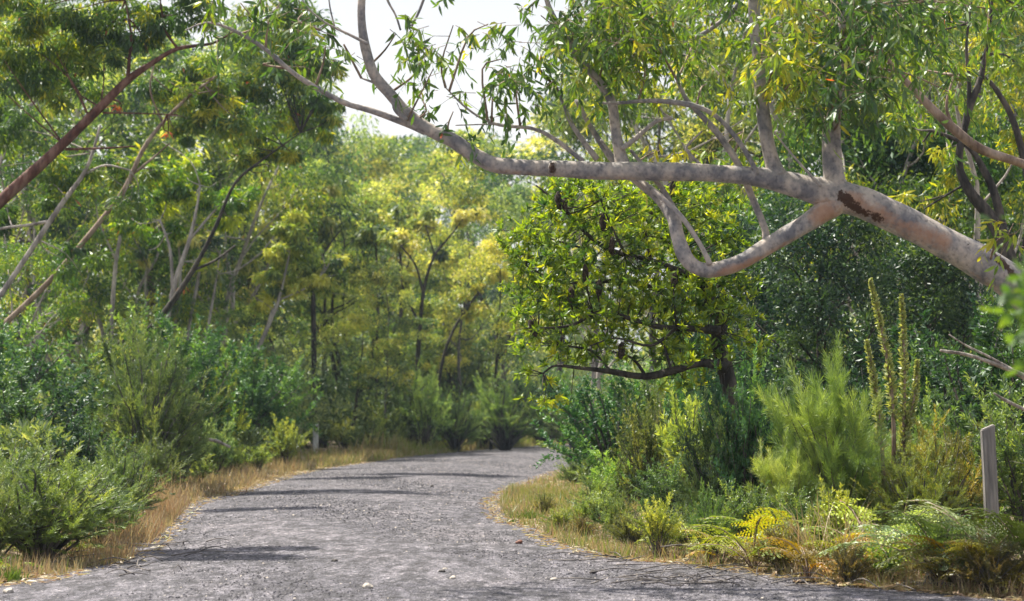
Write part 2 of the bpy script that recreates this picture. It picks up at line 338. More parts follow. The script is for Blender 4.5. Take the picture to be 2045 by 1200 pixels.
def shoots_template(seed, h, w, ns, nleaf, L, W, ang, mat, bark='greybark', tone=.45, lean=.55, side=4, tip=None, name='shrub', clear=.15, droop=0, tv=.12):
    """many-stemmed shrub: shoots fan from the base, each clothed in blades"""
    rg = np.random.default_rng(seed); LV = Leaves(); WD = Wood(); root = empty(name)
    for k in range(ns):
        az = rg.uniform(0, 6.28); q = rg.uniform(0, 1) ** .6; hh = h * (1 - .4 * q ** 2) * rg.uniform(.45, 1.12)
        e = np.array([math.cos(az) * w * q, math.sin(az) * w * q, hh]); mid = e * [.35, .35, .55] + rg.normal(size=3) * .03 * h
        b = np.array([math.cos(az) * .06 * w, math.sin(az) * .06 * w, 0])
        p, r = catmull([b, mid, e * [.75, .75, .82] + rg.normal(size=3) * .02 * h, e], [1, 1, 1, 1], 5)
        WD.tube(p[::3], np.linspace(.012, .003, len(p[::3])) * h, 4, 1, 0, rg)
        segs = [(p, 1.0)]
        for j in range(side):
            i = int(len(p) * rg.uniform(.25, .9)); d = nrm(nrm(p[min(i + 1, len(p) - 1)] - p[i - 1]) + rg.normal(size=3) * .6); l2 = h * rg.uniform(.12, .28)
            sp_ = p[i] + d * np.linspace(0, 1, 6)[:, None] * l2 + np.array([0, 0, 1]) * (np.linspace(0, 1, 6)[:, None] ** 2) * l2 * .25
            segs.append((sp_, .6))
        t0 = tone + 1.5 * tv * rg.normal()
        for sg, wt in segs:
            m = int(nleaf * wt); tt = rg.uniform(clear if wt == 1 else 0, 1, m) ** .8 * (len(sg) - 1.001); i = tt.astype(int); fr = (tt - i)[:, None]
            pos = sg[i] * (1 - fr) + sg[i + 1] * fr; ax = nrm(sg[i + 1] - sg[i])
            side_ = nrm(np.cross(ax, rg.normal(size=(m, 3)))); a = ang * rg.uniform(.6, 1.4, (m, 1))
            D = ax * np.cos(a) + side_ * np.sin(a) + [0, 0, -droop]
            LV.add(pos, D, L * rg.uniform(.6, 1.2, m), W * rg.uniform(.7, 1.2, m), t0 + .1 * rg.normal(size=m), rg, .1)
    for k in range(7):
        az = rg.uniform(0, 6.28); q = rg.uniform(.4, 1.1); e = np.array([math.cos(az) * w * q, math.sin(az) * w * q, h * rg.uniform(.5, 1.02)])
        WD.tube([e * .05, e * [.4, .4, .5] + rg.normal(size=3) * .03 * h, e], [.006 * h, .004 * h, .0015 * h], 4, 4, 0, rg)
        for _ in range(2):
            b0 = e * rg.uniform(.55, .85); WD.tube([b0, b0 + nrm(rg.normal(size=3) + [0, 0, .6]) * h * rg.uniform(.08, .2)], [.003 * h, .001 * h], 3, 1)
    WD.build('stem', M[bark], root); LV.build('foliage', M[mat], root)
    root['h0'] = float(h); root['w0'] = float(w)
    return root
def fern_template(seed, nf, ln, tone, tv=.08, arch=.95, name='fern'):
    rg = np.random.default_rng(seed); LV = Leaves(); WD = Wood(); root = empty(name)
    for k in range(nf):
        az = k * 2.4 + rg.uniform(-.3, .3); el = R_(rg.uniform(55, 88)); l = ln * rg.uniform(.7, 1.1); m = 26
        t = np.linspace(0, 1, m); e = el - arch * t * 1.6
        st = np.stack([np.cos(e) * math.cos(az), np.cos(e) * math.sin(az), np.sin(e)], 1) * l / m; p = np.cumsum(st, 0)
        WD.tube(p[::5], np.linspace(.006, .0015, len(p[::5])), 4, 1, 0, rg)
        ax = nrm(st); sd = nrm(np.cross(ax, [0, 0, 1.0])); up = np.cross(sd, ax); t0 = tone + 1.5 * tv * rg.normal()
        for sgn in (-1, 1):
            for i in range(8, m):
                if rg.uniform() < .1: continue
                pl = l * .24 * math.sin(math.pi * min(1, .12 + .95 * (1 - t[i]))) + .01
                d0 = nrm(sd[i] * sgn + ax[i] * .35 - up[i] * .2 + rg.normal(size=3) * .16); pl *= rg.uniform(.7, 1.15)
                q = max(3, int(pl / .022)); s = (np.arange(q) + .5) / q; pp = p[i] + np.outer(s * pl, d0) - np.outer(s ** 2 * pl * .15, [0, 0, 1])
                for g2 in (-1, 1):
                    LV.add(pp, np.tile(ax[i] * g2 + d0 * .5, (q, 1)), .036 * (1.15 - s) * rg.uniform(.7, 1.2, q), .013, t0 + .05 * rg.normal(size=q), rg, .05, Nn=np.tile(up[i], (q, 1)) + rg.normal(size=(q, 3)) * .25)
    WD.build('stalk', M['brownbark'], root); LV.build('frond', M['fern'], root); root['h0'] = float(ln); root['w0'] = float(ln)
    return root

USED = set()
def copy_tree(o, parent=None):
    c = o.copy(); col.objects.link(c); c.parent = parent
    for ch in o.children: copy_tree(ch, c)
    return c
def place(tpl, px, d, top=None, label='', cat='tree', group=None, name=None, color=(1, 1, 1), wf=1.0, rot=None, hs=None, tilt=0):
    key = tpl.as_pointer(); o = tpl if key not in USED else copy_tree(tpl)
    USED.add(key)
    h0 = tpl['h0']; hh = (H + (HZ - top) / FPX * d) if top is not None else hs
    s = hh / h0
    o.scale = (s * wf, s * wf, s); o.location = (X(px, d), d, 0)
    o.rotation_euler = (0, R_(tilt), rng.uniform(0, 6.28) if rot is None else rot)
    if name: o.name = name
    tag(o, label, cat, group)
    for ch in o.children:
        if ch.name.startswith(('crown', 'foliage', 'frond')): ch.color = (*color, 1)
    return o

# ------------------------------------------------------------------ ground and road
LEFT = [(-12, 4), (9, -4.6), (11.5, -4.0), (12.7, X(0, 12.7)), (14.7, X(212, 14.7)), (18.6, X(292, 18.6)), (24, X(352, 24)), (28, X(452, 28)), (36, X(556, 36)), (42, X(640, 42)), (54, X(800, 54)), (66, X(950, 66)), (78, X(1088, 78)), (86, X(1230, 86)), (95, X(1480, 95)), (104, X(2000, 104)), (112, 60)]
RIGHT = [(-12, 9), (8, 6.0), (11.3, X(2140, 11.3)), (12.4, X(1760, 12.4)), (13.6, X(1540, 13.6)), (14.8, X(1290, 14.8)), (16, X(1180, 16)), (18.5, X(1110, 18.5)), (20.5, X(1045, 20.5)), (24, X(1020, 24)), (28, X(1035, 28)), (34, X(1095, 34)), (40, X(1150, 40)), (46, X(1230, 46)), (56, X(1400, 56)), (66, X(1700, 66)), (76, X(2200, 76)), (90, 60), (112, 75)]
LEFT[0] = (-12, -6.5)
def edge(T, y): return np.interp(y, [a for a, _ in T], [b for _, b in T])
def on_road(x, y, m=0.0): return (x > edge(LEFT, y) - m) & (x < edge(RIGHT, y) + m)
def gz(x, y):
    """verges bank up gently away from the road, plus small humps"""
    dl = np.maximum(edge(LEFT, y) - x, 0); dr = np.maximum(x - edge(RIGHT, y), 0); dd = np.maximum(dl, dr)
    return .05 * np.minimum(dd, 1) + .018 * np.minimum(dd, 30) + np.minimum(dd, 1) * .035 * (np.sin(x * 1.7 + y * .6) + np.sin(y * 1.1 - x * .9))
def grid_sheet(name, xs, ys, zf, mat, kind):
    Xg, Yg = np.meshgrid(xs, ys); V = np.stack([Xg, Yg, zf(Xg, Yg)], -1).reshape(-1, 3); nx = len(xs)
    i, j = np.meshgrid(np.arange(len(ys) - 1), np.arange(nx - 1), indexing='ij'); a = (i * nx + j).ravel()
    lp = np.stack([a, a + 1, a + nx + 1, a + nx], 1); n = len(lp)
    return tag(link(name, mesh_np(name, V, lp.ravel(), np.arange(n) * 4, np.full(n, 4), smooth=True), M[mat]), kind=kind)
xs = np.concatenate([-np.geomspace(700, 14, 30), np.arange(-13.5, 14, .25), np.geomspace(14.5, 700, 30)])
ys = np.concatenate([[-300, -100, -40, -15], np.arange(-10, 45, .3), np.arange(45, 125, 1.2), np.geomspace(126, 900, 20)])
grid_sheet('ground', xs, ys, lambda x, y: gz(x, y) - .01, 'ground', 'structure')
# road: sheet 4 mm above the ground with ragged edges
ry = np.concatenate([np.arange(-12, 40, .12), np.arange(40, 112, .5)]); nc = 25; Vr = []
er = np.random.default_rng(3)
jl = np.convolve(er.normal(size=len(ry) + 8), np.ones(5) / 5, 'same')[4:-4] * .30; jr = np.convolve(er.normal(size=len(ry) + 8), np.ones(5) / 5, 'same')[4:-4] * .30
for y, a, b in zip(ry, jl, jr):
    x0, x1 = edge(LEFT, y) - .05 + a, edge(RIGHT, y) + .05 + b; t = np.linspace(0, 1, nc); x = x0 + (x1 - x0) * t
    z = .004 + .05 * np.sin(math.pi * t) + .006 * np.sin(x * 2.3 + y * .7) * np.sin(math.pi * t) + np.where((t < .04) | (t > .96), .0, 0.004)
    Vr.append(np.stack([x, np.full(nc, y), np.maximum(z, gz(x, y) - .01 + .004)], 1))
Vr = np.concatenate(Vr); i, j = np.meshgrid(np.arange(len(ry) - 1), np.arange(nc - 1), indexing='ij'); a = (i * nc + j).ravel()
lp = np.stack([a, a + 1, a + nc + 1, a + nc], 1)
tag(link('road', mesh_np('road', Vr, lp.ravel(), np.arange(len(lp)) * 4, np.full(len(lp), 4), smooth=True), M['road']), kind='structure')
def rz(x, y):
    w = np.clip((x - edge(LEFT, y)) / np.maximum(edge(RIGHT, y) - edge(LEFT, y), .1), 0, 1); return .006 + .05 * np.sin(math.pi * w)

# loose stones (uncountable)
def stones(name, xyz, size, tone, rg, label):
    n = len(xyz); base = np.array([[1, 0, 0], [0, 1, 0], [-1, 0, 0], [0, -1, 0], [.3, .3, .8], [-.35, -.2, .75]], float)
    fc = np.array([[0, 1, 4], [1, 2, 5], [2, 3, 5], [3, 0, 4], [1, 5, 4], [3, 4, 5]])
    a = rg.uniform(0, 6.28, n); ca, sa = np.cos(a), np.sin(a); b = base[None] * rg.uniform(.6, 1.3, (n, 6, 3))
    v = np.stack([b[..., 0] * ca[:, None] - b[..., 1] * sa[:, None], b[..., 0] * sa[:, None] + b[..., 1] * ca[:, None], b[..., 2] * .8], -1) * size[:, None, None] + xyz[:, None]
    lp = (fc[None] + (np.arange(n) * 6)[:, None, None]).ravel(); nf = n * 6
    return tag(link(name, mesh_np(name, v.reshape(-1, 3), lp, np.arange(nf) * 3, np.full(nf, 3), {'tone': np.repeat(tone, 6)}), M['stone']), label, 'gravel' if label else None, kind='stuff')
rg = np.random.default_rng(11); n = 90000
y = 8.5 + 45 * rg.uniform(0, 1, n) ** 1.7; x = edge(LEFT, y) - .4 + (edge(RIGHT, y) - edge(LEFT, y) + .8) * rg.uniform(0, 1, n)
sz = .004 + .010 * rg.uniform(0, 1, n) ** 3 * (1 + (y > 20) * .6)
stones('gravel', np.stack([x, y, rz(x, y)], 1), sz, np.clip(rg.beta(2, 2.6, n) + (rg.uniform(size=n) > .96) * .4, 0, 1), rg, 'loose grey and pale gravel scattered over the road surface')

# ------------------------------------------------------------------ grass (uncountable)
rg = np.random.default_rng(21)
def clumpnoise(x, y, s): return .5 + .25 * (np.sin(x * s + 1.3 * np.sin(y * s * .7)) + np.sin(y * s * 1.3 + 1.7 * np.sin(x * s * .9 + 2)))
def grass(LVg, n, yr, offr, side, hmin, hmax, tone, tv, wd=.006, pw=1.0, clump_s=3.0):
    y = rg.uniform(*yr, n); off = offr[0] + (offr[1] - offr[0]) * rg.uniform(0, 1, n) ** pw
    x = edge(LEFT, y) - off if side < 0 else edge(RIGHT, y) + off
    keep = clumpnoise(x, y, clump_s) * (.4 + .9 * clumpnoise(x * .4 + 2, y * .4, clump_s)) > rg.uniform(.12, .72, n); x, y = x[keep], y[keep]; m = len(x)
    cl = clumpnoise(x + 5, y - 3, clump_s * .6)
    D = np.stack([rg.normal(size=m) * .28, rg.normal(size=m) * .28, np.ones(m)], 1)
    L = rg.uniform(hmin, hmax, m) * (.6 + .8 * cl)
    LVg.add(np.stack([x, y, gz(x, y) - .02], 1), D, L, wd * rg.uniform(.7, 1.5, m), tone + tv * rg.normal(size=m) + .25 * (cl - .5), rg, .12)
G_ = Leaves()
grass(G_, 20000, (24, 42), (-.1, 2.6), -1, .08, .28, .66, .12, .010)          # tan patch left
grass(G_, 12000, (12, 24), (-.2, 1.0), -1, .05, .26, .80, .14, .006, 1.6)     # dry stalks left near
grass(G_, 24000, (42, 90), (-.15, 2.0), -1, .08, .30, .52, .14, .020, 1.5)    # yellow strip past the bend
grass(G_, 9000, (55, 85), (.1, 1.6), -1, .25, .6, .42, .08, .025, 1.3)
grass(G_, 16000, (14, 30), (-.15, 1.8), 1, .04, .20, .48, .22, .007, 1.6)      # right verge
grass(G_, 6000, (20, 27), (.0, 1.3), 1, .04, .13, .42, .14, .008)
grass(G_, 20000, (10.8, 16), (-.1, 2.0), 1, .03, .17, .70, .2, .005, 1.2)
grass(G_, 9000, (26, 60), (-.1, 2.0), 1, .05, .18, .5, .15, .014)
grass(G_, 16000, (10, 50), (1.0, 9), -1, .06, .22, .45, .2, .010)
grass(G_, 12000, (10, 40), (1.0, 9), 1, .06, .25, .45, .2, .010)
tag(G_.build('grass', M['grass']), 'dry tan and yellow grass along both road verges', 'grass', kind='stuff')
# fallen leaf litter flat on the ground
LL = Leaves(); n = 30000; y = 10 + 40 * rg.uniform(0, 1, n) ** 1.5; side = rg.uniform(size=n) < .45
off = rg.uniform(-.5, 1, n) ** 3 * 3 ; x = np.where(side, edge(LEFT, y) - off, edge(RIGHT, y) + off)
LL.add(np.stack([x, y, np.maximum(gz(x, y), rz(x, y)) + .012], 1), rg.normal(size=(n, 3)) * [1, 1, .12], .085, .02, .74 + .15 * rg.normal(size=n), rg, .1, Nn=nrm(rg.normal(size=(n, 3)) * .3 + [0, 0, 1]))
tag(LL.build('leaf_litter', M['grass']), 'fallen brown leaves scattered along the road edges', 'leaf litter', kind='stuff')

# ------------------------------------------------------------------ overhanging gum (main tree)
def main_gum():
    rg = np.random.default_rng(5); base = P(2440, HZ + FPX * H / 12.6, 12.6); base[2] = gz(base[0], base[1])
    root = empty('gum_tree', base)
    tag(root, 'smooth pale barked gum whose thick limb arches low across the road', 'tree')
    WD = Wood(); D = 13.0
    def T(pts, d=D, sides=12, k=5, bump=.03):
        pts = [(q[0], q[1], q[2] * (.75 if q[0] > 1380 else .88)) + tuple(q[3:]) for q in pts]
        a, r = TR(pts, d); WD.tube(a, r, sides, k, bump, rg); return a
    T([(2440, 1260, 190, 12.6), (2430, 1165, 150, 12.6), (2370, 980, 125, 12.7), (2270, 820, 112, 12.8), (2150, 680, 104, 12.9), (2050, 588, 98), (1985, 540, 92), (1900, 492, 84), (1800, 440, 82), (1720, 404, 86), (1660, 388, 84), (1600, 373, 68), (1530, 356, 54), (1430, 346, 46), (1300, 342, 43), (1200, 341, 41), (1100, 336, 37), (1000, 331, 36), (955, 314, 35), (905, 281, 33), (855, 258, 30), (815, 228, 28), (783, 192, 26), (748, 150, 25), (731, 100, 23), (722, 40, 19), (725, -30, 17), (740, -130, 13), (730, -260, 9)], sides=20, k=7, bump=.022)
    T([(850, 262, 20), (800, 242, 16), (745, 222, 14), (690, 206, 13), (640, 180, 12), (585, 145, 11), (530, 98, 10), (470, 62, 8), (415, 45, 5), (370, 60, 3)], 13.0, 8)
    T([(812, 240, 13), (790, 218, 12), (786, 196, 9)], 12.93, 8)
    T([(765, 172, 8), (745, 164, 7), (722, 156, 4)], 13, 6)
    T([(735, 88, 9), (700, 70, 7), (650, 45, 5), (612, 12, 4), (590, -30, 3)], 12.9, 6); T([(668, 52, 4), (660, 20, 4), (655, -15, 3)], 12.88, 5); T([(650, 47, 4), (640, 60, 3), (675, 74, 2)], 12.9, 5)
    T([(800, 60, 5), (790, 30, 5), (772, -5, 6), (760, -60, 8)], 13.3, 5); T([(822, 52, 6), (838, 20, 7), (852, -20, 8), (870, -80, 9)], 13.2, 6)
    T([(1243, 330, 36), (1238, 305, 29), (1229, 260, 24), (1222, 205, 22), (1195, 162, 20), (1152, 110, 17), (1122, 62, 15), (1095, 10, 12), (1080, -60, 9)], 13.1, 10)
    T([(1165, 322, 12), (1112, 281, 11), (1065, 257, 9), (1000, 250, 8), (960, 235, 6), (925, 210, 5), (890, 175, 3)], 13.1, 7); T([(1060, 257, 5), (1000, 248, 4), (910, 250, 3)], 13.1, 5)
    T([(1192, 318, 15), (1160, 275, 12), (1140, 245, 10), (1128, 215, 8), (1110, 170, 5)], 13.25, 7)
    T([(1242, 296, 14), (1262, 282, 11), (1292, 256, 11), (1315, 240, 10), (1342, 236, 9)], 13.05, 7); T([(1342, 236, 6), (1325, 226, 4)], 13.05, 5)
    T([(1552, 352, 56), (1543, 325, 42), (1530, 270, 38), (1521, 195, 34), (1513, 110, 32), (1506, 20, 31), (1500, -90, 26), (1490, -250, 20)], 13.0, 12)
    T([(1524, 187, 13), (1545, 186, 11), (1557, 190, 8)], 12.95, 6)
    T([(1672, 392, 78), (1667, 362, 62), (1661, 310, 52), (1663, 230, 46), (1678, 130, 40), (1688, 20, 35), (1695, -90, 28), (1710, -260, 20)], 13.0, 12)
    T([(1672, 398, 80), (1640, 425, 58), (1600, 452, 50), (1545, 484, 46), (1485, 520, 44), (1432, 538, 41), (1392, 535, 39), (1366, 508, 34), (1353, 470, 32, 13.04), (1343, 432, 30, 13.1), (1315, 395, 26, 13.2), (1275, 362, 22, 13.28), (1225, 320, 17, 13.32), (1190, 270, 13, 13.35), (1150, 200, 9, 13.4)], 13.0, 14, 6)
    T([(1418, 528, 16, 12.95), (1398, 488, 13, 12.95), (1360, 432, 12, 12.97), (1310, 385, 12, 13.05), (1270, 355, 11, 13.2), (1230, 318, 9, 13.3), (1200, 280, 7, 13.3)], 12.92, 7)
    T([(1348, 420, 14), (1325, 380, 12), (1300, 350, 11), (1260, 300, 8)], 13.15, 6)
    T([(1530, 478, 22), (1526, 452, 19), (1500, 390, 18), (1478, 335, 19), (1440, 275, 18), (1402, 232, 15), (1372, 200, 11), (1352, 160, 7)], 13.2, 8)
    T([(1512, 350, 17), (1498, 318, 14), (1468, 272, 13), (1425, 228, 12), (1372, 208, 13), (1300, 201, 10), (1240, 205, 8), (1195, 206, 5)], 12.95, 8)
    T([(1640, 372, 9), (1610, 340, 7), (1575, 300, 6), (1545, 262, 4)], 12.85, 5)
    T([(1400, 330, 10), (1372, 300, 7), (1378, 285, 6), (1402, 262, 5)], 13.1, 5)
    T([(1390, 75, 12, 13.6), (1430, 50, 13, 13.6), (1470, 15, 14, 13.6), (1500, -40, 16, 13.5)], 13.6, 7)
    # gnarls
    T([(1096, 336, 30), (1102, 337, 40), (1108, 339, 30)], 12.97, 10, 2)
    def seg(V, pts, rad, d):
        a = np.array([P(q[0], q[1], d) for q in pts]); best = np.full(len(V), 9.)
        for u, w in zip(a[:-1], a[1:]):
            ab = w - u; t = np.clip(((V - u) @ ab) / (ab @ ab), 0, 1); best = np.minimum(best, np.linalg.norm(V - u - t[:, None] * ab, axis=1))
        return np.clip(1 - best / rad, 0, 1)
    def mx3(*a): return np.maximum.reduce(a)
    def attr(V):
        sc_ = mx3(seg(V, [(1684, 394), (1700, 408), (1722, 425), (1750, 440), (1788, 468)], .066, 12.9), .62 * seg(V, [(1740, 455), (1790, 478), (1850, 505), (1900, 530)], .05, 12.88), .6 * seg(V, [(1780, 430), (1850, 460), (1930, 500)], .045, 12.93), .72 * seg(V, [(1860, 462), (1900, 480), (1960, 506), (2030, 560)], .05, 12.93), seg(V, [(1096, 337), (1106, 341)], .075, 12.9))
        sc_ = np.maximum(sc_, seg(V, [(1985, 500), (2030, 560)], .05, 12.9))
        oc = np.maximum(seg(V, [(1640, 425), (1700, 450), (1800, 500), (1900, 550), (2000, 610)], .13, 12.9), seg(V, [(1700, 400), (1800, 460), (1880, 480)], .11, 12.87) * .9)
        oc = np.maximum(oc, seg(V, [(950, 345), (1150, 362), (1330, 368)], .05, 12.95) * .8)
        oc = np.maximum(oc, seg(V, [(1420, 555), (1520, 520), (1600, 480)], .05, 12.95) * .9)
        return {'scar': sc_, 'ochre': oc}
    WD.build('trunk', M['gumbark'], root, base, attr)
    # hanging leaf sprays
    LV = Leaves(True); TW = Wood(); SK = np.concatenate([p for p, r in WD.paths])
    def cluster(px, py, rx, ry, n, tone, d=13.0, dd=.8, L=.102, W=.020, conn=True):
        n = max(2, int(n * (.8 if px > 1150 else .52)))
        c = P(px, py, d); r = np.array([rx / FPX * d, dd, ry / FPX * d])
        if conn:
            q = SK[np.argmin(np.linalg.norm(SK - (c - [0, 0, .1]), axis=1))]
            if np.linalg.norm(q - c) < 1.6:
                mid = (q + c) / 2 + rg.normal(size=3) * .06 + [0, 0, .08]; TW.tube([q, mid, c + [0, 0, r[2] * .5]], [.010, .007, .004], 5, 3)
        for _ in range(n):
            s0 = c + nrm(rg.normal(size=3)) * rg.uniform(0, 1) ** .4 * r + [0, 0, .06]
            d0 = nrm(rg.normal(size=3) * [1, 1, .35] + [0, 0, .1]); l = rg.uniform(.16, .38); t = np.linspace(0, 1, 6)[:, None]
            tw = s0 + d0 * t * l - np.array([0, 0, 1]) * t ** 2 * l * rg.uniform(.5, 1.1); TW.tube(tw[::2][:3], [.003, .0022, .0012], 3, 1)
            m = rg.integers(8, 15); ti = rg.uniform(.1, 1, m) * 4.99; ii = ti.astype(int); pos = tw[ii] + (tw[ii + 1] - tw[ii]) * (ti - ii)[:, None]
            Dv = d0 * .45 + rg.normal(size=(m, 3)) * .48 + [0, 0, -.85]; t0 = tone + .17 * rg.normal()
            LV.add(pos, Dv, L * rg.uniform(.6, 1.25, m), W * rg.uniform(.75, 1.3, m), t0 + .1 * rg.normal(size=m), rg, .12)
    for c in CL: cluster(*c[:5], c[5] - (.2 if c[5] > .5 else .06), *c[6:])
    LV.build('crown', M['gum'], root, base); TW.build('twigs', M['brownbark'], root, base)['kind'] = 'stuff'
    return root
# leaf clusters: photo x, y, half width, half height, sprays, tone, distance
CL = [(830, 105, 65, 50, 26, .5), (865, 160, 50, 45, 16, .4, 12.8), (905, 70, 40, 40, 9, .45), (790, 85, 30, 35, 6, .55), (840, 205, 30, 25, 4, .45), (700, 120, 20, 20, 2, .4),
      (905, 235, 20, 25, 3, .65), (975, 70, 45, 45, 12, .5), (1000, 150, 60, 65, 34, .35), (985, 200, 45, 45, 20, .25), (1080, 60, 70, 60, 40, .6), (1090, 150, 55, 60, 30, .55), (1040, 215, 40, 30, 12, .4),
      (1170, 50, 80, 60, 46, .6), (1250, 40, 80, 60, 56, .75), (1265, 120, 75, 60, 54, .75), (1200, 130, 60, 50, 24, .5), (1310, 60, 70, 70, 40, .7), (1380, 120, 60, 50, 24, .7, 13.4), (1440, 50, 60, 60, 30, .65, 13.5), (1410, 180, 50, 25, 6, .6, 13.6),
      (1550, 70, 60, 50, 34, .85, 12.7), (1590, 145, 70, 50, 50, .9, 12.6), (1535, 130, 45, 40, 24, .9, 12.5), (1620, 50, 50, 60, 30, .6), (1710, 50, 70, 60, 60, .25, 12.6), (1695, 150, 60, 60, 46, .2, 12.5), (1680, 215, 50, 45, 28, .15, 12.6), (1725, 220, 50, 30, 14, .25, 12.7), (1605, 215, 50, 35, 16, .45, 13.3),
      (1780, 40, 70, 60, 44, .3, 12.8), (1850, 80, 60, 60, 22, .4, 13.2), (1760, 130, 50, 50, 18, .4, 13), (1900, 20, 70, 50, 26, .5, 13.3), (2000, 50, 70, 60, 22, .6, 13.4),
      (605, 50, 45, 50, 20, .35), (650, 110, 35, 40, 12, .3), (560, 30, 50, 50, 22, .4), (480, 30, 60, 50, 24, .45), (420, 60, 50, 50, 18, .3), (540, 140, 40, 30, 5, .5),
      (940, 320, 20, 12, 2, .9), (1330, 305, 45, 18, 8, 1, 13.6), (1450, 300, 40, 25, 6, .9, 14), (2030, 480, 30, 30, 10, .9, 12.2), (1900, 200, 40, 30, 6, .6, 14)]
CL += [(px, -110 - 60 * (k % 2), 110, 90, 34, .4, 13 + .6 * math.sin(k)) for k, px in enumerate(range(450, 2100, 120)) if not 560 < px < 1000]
main_gum()
# blurred sprig close to the lens at the right edge
def near_sprig():
    rg = np.random.default_rng(9); b = np.array([X(2330, 5.2), 5.2, 0.0]); root = empty('sapling', b); WD = Wood(); LV = Leaves(True)
    tip = P(2075, 610, 5.2); WD.tube([b, b + [0, 0, .8], (b + tip) / 2 + [.02, 0, .6], tip], [.014, .012, .008, .003], 6, 5)
    for k in range(190):
        c = P(2072 + rg.normal() * 34, 615 + rg.normal() * 60, 5.2 + rg.normal() * .08)
        LV.add(c[None], rg.normal(size=(1, 3)) + [-.5, 0, .1], .05, .022, .38 + .2 * rg.normal(size=1), rg, .1)
    WD.build('stem', M['greybark'], root, b); LV.build('foliage', M['gum'], root, b)
    tag(root, 'out of focus green sapling leaves at the right edge, in front of the gum trunk', 'sapling')
near_sprig()

# ------------------------------------------------------------------ traced trees
def traced(name, label, cat, base, stems, masses, mat, bark, seed, L=.16, W=.034, droop=1.0, sides=8, group=None, color=(1, 1, 1), fine=False, nl=260, twig=True):
    rg = np.random.default_rng(seed); b = np.array([base[0], base[1], float(gz(base[0], base[1]))]); root = empty(name, b); tag(root, label, cat, group)
    WD = Wood(); LV = Leaves(fine)
    for d, pts in stems:
        pts = [(q[0], q[1], q[2] * .74) + tuple(q[3:]) for q in pts]
        a, r = TR(pts, d); WD.tube(a, r, sides, 4, .03, rg)
    SK = np.concatenate([p for p, r in WD.paths])
    for (px, py, rx, ry, d, ns, tone) in masses:
        c = P(px, py, d); r = np.array([rx / FPX * d, (rx + ry) / 2 / FPX * d, ry / FPX * d])
        if twig:
            q = SK[np.argmin(np.linalg.norm(SK - c, axis=1))]
            if np.linalg.norm(q - c) < 3.5:
                for _ in range(2):
                    e = c + rg.normal(size=3) * r * .5; ln_ = np.linalg.norm(e - q); WD.tube([q, (q + e) / 2 + rg.normal(size=3) * .09 * ln_, e], [.016, .011, .005], 5, 3, 0, rg)
        mass(LV, rg, c, r, ns, nl if tone < 2 else 7, L, W, droop, tone)
    WD.build('trunk', M[bark], root, b)
    if LV.V: LV.build('crown', M[mat], root, b).color = (*color, 1)
    return root
traced('gum_tree', 'leaning gum with dark red-brown trunk crossing the upper left of the view', 'tree', (X(-430, 30), 30),
       [(30, [(-440, 985, 60), (-380, 830, 52), (-200, 590, 42), (0, 402, 33), (100, 312, 30), (200, 214, 25), (255, 160, 21), (305, 125, 15), (355, 97, 12), (425, 86, 7), (470, 60, 4)]),
        (30, [(255, 162, 13), (258, 120, 10), (262, 70, 7), (250, 0, 4)]), (30, [(205, 225, 6), (270, 226, 4), (355, 229, 3)]), (30, [(130, 298, 8), (200, 296, 6), (270, 292, 4)]), (30, [(355, 97, 8), (330, 60, 6), (320, 0, 4)])],
       [(340, 265, 12, 10, 30.5, 1, 9), (235, 215, 10, 8, 30.5, 1, 9), (150, 150, 100, 80, 30.5, 16, .35), (70, 110, 90, 90, 30.5, 14, .38), (250, 50, 100, 60, 30.3, 16, .35), (140, 40, 100, 60, 30.3, 14, .5), (30, 30, 80, 60, 30, 10, .5), (360, 30, 90, 55, 30.2, 14, .35), (210, 110, 60, 50, 30, 6, .35), (-60, 120, 90, 120, 30, 12, .4), (100, -60, 200, 60, 30, 16, .4), (350, -60, 160, 50, 30, 14, .4)],
       'gum', 'redbark', 31, L=.17, W=.034, nl=110)
traced('gum_tree', 'gum with slender pale grey leaning trunk and forked side branch at the left edge', 'tree', (X(-230, 33), 33),
       [(33, [(-240, 965, 26), (-150, 820, 20), (-60, 682, 17), (0, 592, 16), (60, 502, 15), (120, 412, 14), (165, 350, 12), (185, 305, 9), (200, 250, 6)]), (33, [(100, 442, 9), (50, 450, 8), (0, 457, 7), (-40, 470, 5)]), (33, [(165, 350, 8), (210, 330, 6), (260, 340, 4)])],
       [(90, 350, 80, 50, 33.5, 7, .45), (190, 345, 70, 40, 33.5, 6, .58), (110, 390, 60, 40, 33.4, 4, .5), (30, 420, 70, 50, 33.5, 5, .4), (40, 260, 70, 60, 33.5, 7, .4), (260, 420, 60, 70, 33.6, 6, .4), (160, 520, 60, 40, 33.6, 4, .45), (-60, 350, 80, 80, 33, 8, .4)], 'gum', 'palebark', 32, L=.17, W=.036, nl=110)
traced('gum_tree', 'gum with long thin orange-brown trunk leaning right behind the pale grey one', 'tree', (X(-260, 36), 36),
       [(36, [(-270, 955, 22), (-160, 800, 19), (-40, 692, 17), (0, 655, 16), (100, 560, 15), (200, 442, 14), (250, 375, 14), (285, 300, 12), (325, 245, 10), (380, 190, 8), (435, 150, 5)]), (36, [(262, 350, 8), (300, 320, 6), (340, 285, 4)]), (36, [(325, 245, 6), (300, 180, 5), (310, 120, 3)])],
       [(400, 200, 90, 70, 36.5, 14, .45), (430, 130, 80, 60, 36.4, 12, .5), (330, 170, 60, 60, 36.6, 8, .4), (370, 260, 60, 40, 36.6, 5, .4), (460, 240, 70, 60, 36.5, 9, .5), (300, 350, 50, 30, 36.5, 4, .6)], 'gum', 'brownbark', 33, L=.18, W=.04, nl=105)
